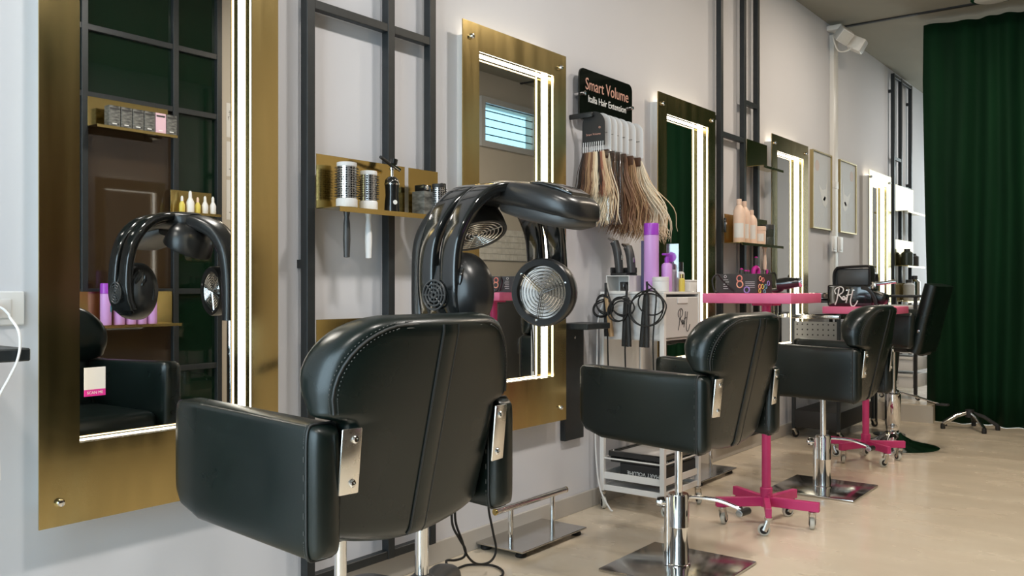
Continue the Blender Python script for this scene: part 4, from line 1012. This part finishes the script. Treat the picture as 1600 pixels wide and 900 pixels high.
# products on the far grid
for y, z, m, h, l in ((9.38, 1.302, 'dark_jar', .16, 'dark jar on the middle far shelf'), (9.62, 1.302, 'box_dark', .12, 'black jar on the middle far shelf'), (9.45, .952, 'grey_plastic', .20, 'grey bottle on the lowest far shelf'), (9.68, .952, 'steel', .24, 'silver bottle on the lowest far shelf')):
    bottle('product_jar', .125, y, z + .0005, [(.05, 0), (.055, .004), (.055, h * .8), (.03, h * .9)], m, l, 'bottle', [(.03, h * .9), (.03, h * 1.05), (0, h * 1.06)], 'charcoal')

# ================================================================== FAR STATION: equipment cart, drawer trolley
t = thing('equipment_cart', 'black equipment cart with perforated panel and silver trays behind the far stand', 'cart', (.24, 6.74, 0))
for sx in (-1, 1):
    for sy in (-1, 1): obj('post', bx(B(), (sx * .16 - .012, sy * .42 - .012, .06), (sx * .16 + .012, sy * .42 + .012, .98), .002, 1), 'black_metal', t); castor(t, (sx * .16, sy * .42, 0), .026, 1.0, 'rubber', .07)
obj('base_box', bx(B(), (-.16, -.43, .075), (.16, .43, .20), .004), 'matte_black', t)
pf = obj('perforated_panel', bx(B(), (.156, -.41, .62), (.162, .41, .84)), 'perf_grey', t)
bm = B()
for i in range(20):
    for j in range(6): lathe(bm, [(.006, 0), (.006, .0008), (0, .001)], axm((.162, -.39 + i * .041, .635 + j * .037), (1, 0, 0)), 6)
o = obj('perforations', bm, 'ink', pf); o['kind'] = 'stuff'
pf2 = obj('perforated_end', bx(B(), (-.15, -.432, .62), (.15, -.426, .84)), 'perf_grey', t)
bm = B()
for i in range(8):
    for j in range(6): lathe(bm, [(.006, 0), (.006, .0008), (0, .001)], axm((-.13 + i * .037, -.4325, .635 + j * .037), (0, -1, 0)), 6)
o = obj('perforations', bm, 'ink', pf2); o['kind'] = 'stuff'
obj('shelf', bx(B(), (-.17, -.44, .86), (.17, .44, .89), .004), 'steel', t)
obj('top', bx(B(), (-.17, -.44, .975), (.17, .44, .99), .004), 'black_metal', t)
for k in range(3):
    tt = thing('steel_tray', ('nearest', 'middle', 'farthest')[k] + ' shallow steel tray on the black equipment cart', 'tray', (.24, 6.46 + .22 * k, .9905), 0, 'steel trays on the cart')
    obj('dish', lathe(B(), [(.07, 0), (.095, .012), (.10, .05), (.098, .05), (.092, .014), (.0, .006)], None, 24), 'steel', tt); obj('rim', tube(B(), [(.1 * math.cos(a * PI / 12), .1 * math.sin(a * PI / 12), .05) for a in range(24)], .004, 6, True), 'chrome', tt)
t = thing('black_hood', 'black curved hood standing on the cart left of the farthest mirror', 'hood', (.26, 7.39, .9905))
bm = B(); sweep(bm, sm([(0, -.14, 0), (0, -.14, .13), (0, -.12, .18), (0, -.07, .20), (0, .10, .205), (0, .13, .19), (0, .14, .14), (0, .14, .06)], 5), sup(.085, .012, .5, 16), (1, 0, 0)); obj('shell', bm, 'satin_black', t); obj('foot', bx(B(), (-.09, -.15, 0), (.09, -.05, .012), .003), 'matte_black', t)
t2 = thing('cart_extension', 'small black side table under the curved hood', 'table', (.25, 7.40, 0)); obj('top', bx(B(), (-.17, -.18, .965), (.17, .18, .99), .004), 'black_metal', t2)
for sx in (-1, 1):
    for sy in (-1, 1): obj('leg', bx(B(), (sx * .15 - .012, sy * .16 - .012, 0), (sx * .15 + .012, sy * .16 + .012, .965)), 'black_metal', t2)
t = thing('drawer_trolley', 'black framed trolley with white translucent drawers on the platform', 'trolley', (.41, 8.10, .14), -.12)
for sx in (-1, 1):
    for sy in (-1, 1): obj('post', bx(B(), (sx * .15 - .012, sy * .17 - .012, .05), (sx * .15 + .012, sy * .17 + .012, .86)), 'matte_black', t); castor(t, (sx * .15, sy * .17, 0), .02, .5, 'rubber', .05)
for k in range(5):
    z = .10 + k * .145; d = obj('drawer', bx(B(), (-.135, -.19, z), (.135, .15, z + .115), .008, 2), 'white_plastic', t); obj('drawer_lip', bx(B(), (-.14, -.205, z + .095), (.14, -.19, z + .118), .003), 'white_metal', d); obj('handle', bx(B(), (-.02, -.196, z + .03), (.02, -.191, z + .09), .002), 'grey_plastic', d)
obj('top', bx(B(), (-.165, -.2, .86), (.165, .185, .88), .004), 'matte_black', t)
t = thing('waste_bin', 'black tapered bin hanging beside the far chair column', 'bin', (.60, 6.85, 0)); obj('bucket', lathe(B(), [(.05, .40), (.055, .402), (.075, .66), (.08, .665), (.08, .675), (.07, .675), (.05, .42), (0, .41)], None, 24), 'matte_black', t); obj('stand_pole', cyl(B(), (0, 0, .01), (0, 0, .40), .015, seg=14), 'black_metal', t); obj('stand_foot', lathe(B(), [(.11, .001), (.11, .008), (.02, .016)], None, 24), 'black_metal', t)
t = thing('wall_cable', 'thin black cable hanging against the wall on the platform', 'cable', (.02, 9.0, .14)); obj('cable', tube(B(), sm([(0, .3, .85), (.02, .35, .7), (.0, .22, .55), (0, .3, .4), (.02, .42, .25), (.03, .38, .1), (.05, .2, .02)], 8), .007, 6), 'rubber', t)
# pictures, duct, switches, twin spots
def picture(y, mir, label):
    t = thing('framed_picture', label, 'picture', (0, y, 1.55), 0, 'framed pictures')
    bm = B(); W, HH = .46, .615
    bx(bm, (.001, 0, 0), (.028, W, .010)); bx(bm, (.001, 0, HH - .010), (.028, W, HH)); bx(bm, (.001, 0, .01), (.028, .010, HH - .01)); bx(bm, (.001, W - .01, .01), (.028, W, HH - .01))
    obj('frame', bm, 'frame_gold', t); a = obj('print', bx(B(), (.002, .01, .01), (.018, W - .01, HH - .01)), 'art_ground', t)
    f = (lambda v: W - v) if mir else (lambda v: v)
    def poly(pts, m, nm):
        bm = B(); A = [bm.verts.new((.0182, f(p), q)) for p, q in pts]; C_ = [bm.verts.new((.0188, f(p), q)) for p, q in pts]; bm.faces.new(A); bm.faces.new(C_[::-1])
        for i in range(len(pts)): j = (i + 1) % len(pts); bm.faces.new((A[i], A[j], C_[j], C_[i]))
        obj(nm, bm, m, a)
    poly([(.15, .36), (.24, .315), (.33, .33), (.38, .45), (.36, .31), (.37, .22), (.32, .18), (.26, .20), (.21, .27)], 'art_shape', 'figure')
    poly([(.26, .24), (.30, .27), (.33, .26), (.30, .23)], 'art_ground', 'figure_eye')
    poly([(.12 + .05 * math.cos(k * PI / 8), .50 + .045 * math.sin(k * PI / 8)) for k in range(16)], 'art_spot', 'red_spot')
    for k in range(4): poly([(.06 + k * .05, .02), (.066 + k * .05, .02), (.20 + k * .03, .17), (.196 + k * .03, .17)], 'art_shape', 'figure_line')
picture(6.895, False, 'framed pale grey print nearer to the fourth mirror'); picture(7.575, True, 'framed pale grey print right of the white cable duct')
t = thing('cable_duct', 'white vertical cable duct between the two framed pictures', 'duct', (0, 7.415, 1.0)); obj('channel', bx(B(), (.001, -.055, 0), (.04, .055, 2.16), .004), 'lamp_white', t); obj('joint_cover', bx(B(), (.0, -.058, .9), (.043, .058, .96), .003), 'lamp_white', t)
for y, l in ((7.34, 'white light switch left of the cable duct'), (7.50, 'white light switch right of the cable duct')):
    t = thing('light_switch', l, 'switch', (0.0415 if abs(y - 7.415) < .1 else 0, y, 1.44)); obj('plate', bx(B(), (.001, -.06, -.065), (.012, .06, .065), .004), 'white_plastic', t); obj('rocker', bx(B(), (.012, -.04, -.045), (.016, .04, .045), .002), 'white_plastic', t)
t = thing('twin_spotlight', 'white twin security spotlight at the top of the cable duct', 'spotlight', (.04, 7.35, 3.12))
obj('mount', bx(B(), (-.039, -.06, .06), (.08, .06, .10), .006), 'lamp_white', t); obj('stem', cyl(B(), (.04, 0, .06), (.06, 0, -.0), .012, seg=10), 'lamp_white', t)
for k, (p, d) in enumerate((((.10, -.06, 0), (.45, -.75, -.55)), ((.16, .10, -.05), (.85, .05, -.5)))):
    o = obj('lamp_head', rb(B(), p, (.11, .11, .12), .012, 2, axm((0, 0, 0), d)), 'lamp_white', t); obj('lens', rb(B(), V(p) + V(d).normalized() * .061, (.09, .09, .004), .002, 1, axm((0, 0, 0), d)), 'clear_plastic', o)
obj('cable', tube(B(), sm([(.02, 0, .05), (.03, -.10, -.02), (.06, -.06, -.12), (.12, .02, -.10), (.16, .08, -.02)], 6), .006, 6), 'lamp_white', t)
# round ceiling lamp by the curtain
t = thing('ceiling_lamp', 'round silver-rimmed ceiling lamp in front of the curtain', 'lamp', (1.22, 7.25, H))
obj('rim', lathe(B(), [(.13, -.06), (.15, -.055), (.155, -.02), (.14, -.0005)], None, 36), 'chrome', t); obj('diffuser', lathe(B(), [(0, -.064), (.12, -.063), (.13, -.058)], None, 36), 'lamp_white', t)
# star foot poking out under the curtain
t = thing('stool_base', 'chrome and black stool foot poking out below the curtain', 'stool', (1.02, 7.50, 0))
for a, ln in ((-2.55, .20), (-.95, .22), (.3, .19), (1.6, .19), (2.9, .19)):
    d = V((math.cos(a), math.sin(a), 0)); lg = obj('leg', sweep(B(), [V((0, 0, .13)), d * ln * .5 + V((0, 0, .10)), d * ln + V((0, 0, .035))], sup(.014, .014, .7, 12)), 'steel' if a in (-2.55, -.95) else 'matte_black', t); obj('foot', lathe(B(), [(.016, .001), (.018, .012), (.016, .04)], T_(d * ln), 12), 'rubber', lg)
obj('hub', lathe(B(), [(.03, .09), (.034, .12), (.03, .15), (0, .155)], None, 18), 'matte_black', t)

# ================================================================== OPPOSITE SIDE (seen in the mirrors)
# shelves on the partition and their goods
XB = 2.988
shelf(2.69, 3.22, 2.066, .18, 'brass shelf with black boxes on the glass partition', .014, .115, XB, None, -1)
shelf(3.24, 3.545, 1.576, .15, 'brass shelf with white bottles on the glass partition', .014, .115, XB, None, -1)
shelf(2.64, 3.25, .853, .205, 'brass shelf with lilac bottles on the glass partition', .014, .115, XB, None, -1)
for k in range(6):
    y = 2.80 + k * .076
    t = thing('dye_box', ('pink' if k == 4 else 'black marbled') + ' dye box ' + ('between black ones' if k == 4 else ('first', 'second', 'third', 'fourth', '', 'last')[k] + ' in the row') + ' on the partition shelf', 'box', (2.905, y, 2.0665), 0, 'dye boxes on the partition')
    obj('carton', bx(B(), (-.03, -.034, 0), (.03, .036, .125), .001, 1), 'pink_box' if k == 4 else 'marble_box', t); obj('flap', bx(B(), (-.0302, -.030, .100), (-.0296, .030, .112)), 'box_dark', t); obj('line_print', bx(B(), (-.0304, -.014, .012), (-.0298, .014, .018)), 'white_print', t)
for k, (y, m, s, c) in enumerate(((3.275, 'amber', .85, 'white_plastic'), (3.335, 'white_plastic', 1.15, 'white_plastic'), (3.39, 'amber', .85, 'peach'), (3.445, 'white_plastic', .95, 'white_plastic'), (3.505, 'white_plastic', .95, 'white_plastic'))):
    bottle('serum_bottle', 2.91, y, 1.5765, [(.020 * s, 0), (.022 * s, .003), (.022 * s, .06 * s), (.010 * s, .085 * s)], m, ('leftmost amber', 'tall white spray', 'short amber', 'rounded white', 'rightmost white')[k] + ' bottle on the partition shelf', 'bottle', [(.010 * s, .085 * s), (.009 * s, .115 * s), (.004 * s, .125 * s), (0, .125 * s)], c, 'bottles on the partition')
for k, (y, h) in enumerate(((2.765, .255), (2.85, .335), (2.925, .22), (2.995, .20), (3.065, .185))):
    bottle('hairspray_can', 2.915, y, .8535, [(.030, 0), (.032, .003), (.032, h * .75)], 'lilac', ('second tallest', 'tallest', 'third', 'fourth', 'shortest')[k] + ' lilac bottle on the partition shelf', 'bottle', [(.0322, h * .755), (.0322, h * .97), (.03, h), (0, h)], 'purple', 'lilac bottles on the partition', 24, (.032, .08, .12, 'teal_label') if k == 0 else None, PI)
# sheets on the wall right of the partition
for k, (z0, z1) in enumerate(((2.14, 2.38), (1.865, 2.11), (1.56, 1.84))):
    t = thing('notice_sheet', ('top', 'middle', 'bottom')[k] + ' white notice sheet on the cream wall beside the partition', 'notice', (3.04, 3.80, z0))
    obj('paper', bx(B(), (-.002, -.10, 0), (-.0005, .10, z1 - z0)), 'paper', t)
    if k == 0:
        for i, s in enumerate(('LL', 'AT', 'AT?')): text('lettering', s, .038, 'ink', t, wplane((-.0024, -.06, .195 - .032 * i), (0, -1, 0), (0, 0, 1)), .0002)
    else: obj('lines', bx(B(), (-.0024, -.08, .05), (-.002, .08, .054)), 'ink', t)
# white tiled panel with hooks on the window wall
t = thing('tile_panel', 'white tiled panel on the window wall seen in the second mirror', 'panel', (3.3, 7.2, 1.36))
obj('backing', bx(B(), (-.012, -.55, 0), (-.0005, .55, .32)), 'grey_plastic', t)
for i in range(16):
    for j in range(5): obj('tile', bx(B(), (-.018, -.545 + i * .0685, .005 + j * .063), (-.012, -.545 + i * .0685 + .065, .005 + j * .063 + .059), .001, 1), 'tile_white', t)
t = thing('low_cabinet', 'dark low cabinet under the tiled panel', 'cabinet', (3.07, 7.1, 0)); obj('body', bx(B(), (-.22, -.6, .04), (.225, .6, .95), .004), 'box_dark', t)
for k in range(3): d = obj('door', bx(B(), (-.238, -.59 + k * .395, .06), (-.221, -.205 + k * .395, .93), .003), 'charcoal', t); obj('handle', bx(B(), (-.25, -.25 + k * .395, .45), (-.24, -.235 + k * .395, .6), .002), 'chrome', d)
obj('plinth', bx(B(), (-.2, -.58, 0), (.22, .58, .04)), 'matte_black', t)

# ================================================================== CEILING LIGHTS (above and behind the frame)
def downlight(x, y, pw, l, col=(1, .95, .88)):
    t = thing('recessed_downlight', l, 'lamp', (x, y, H), 0, 'recessed ceiling downlights')
    obj('trim_ring', lathe(B(), [(.17, -.0005), (.172, -.008), (.15, -.010), (.15, -.0005)], None, 32), 'lamp_white', t)
    obj('diffuser', lathe(B(), [(0, -.006), (.149, -.006), (.149, -.001)], None, 32), 'lamp_glow', t)
    L_ = bpy.data.lights.new('downlight', 'AREA'); L_.shape = 'DISK'; L_.size = .30; L_.energy = pw; L_.color = col
    o = bpy.data.objects.new('downlight_lamp', L_); COL.objects.link(o); o.parent = t; o.location = (0, 0, -.012)
for y, n_ in ((-.6, 'first'), (1.2, 'second'), (3.0, 'third'), (4.8, 'fourth'), (6.4, 'fifth')):
    downlight(1.75 if y < 6 else 1.2, y, 26 if y < 4 else 20, n_ + ' recessed round ceiling downlight from the shopfront', (1, .94, .87) if y < 4 else (1, .84, .66))
downlight(1.5, 9.4, 26, 'added round ceiling downlight hidden behind the curtain')  # unseen lamp added behind the curtain to brighten the far end
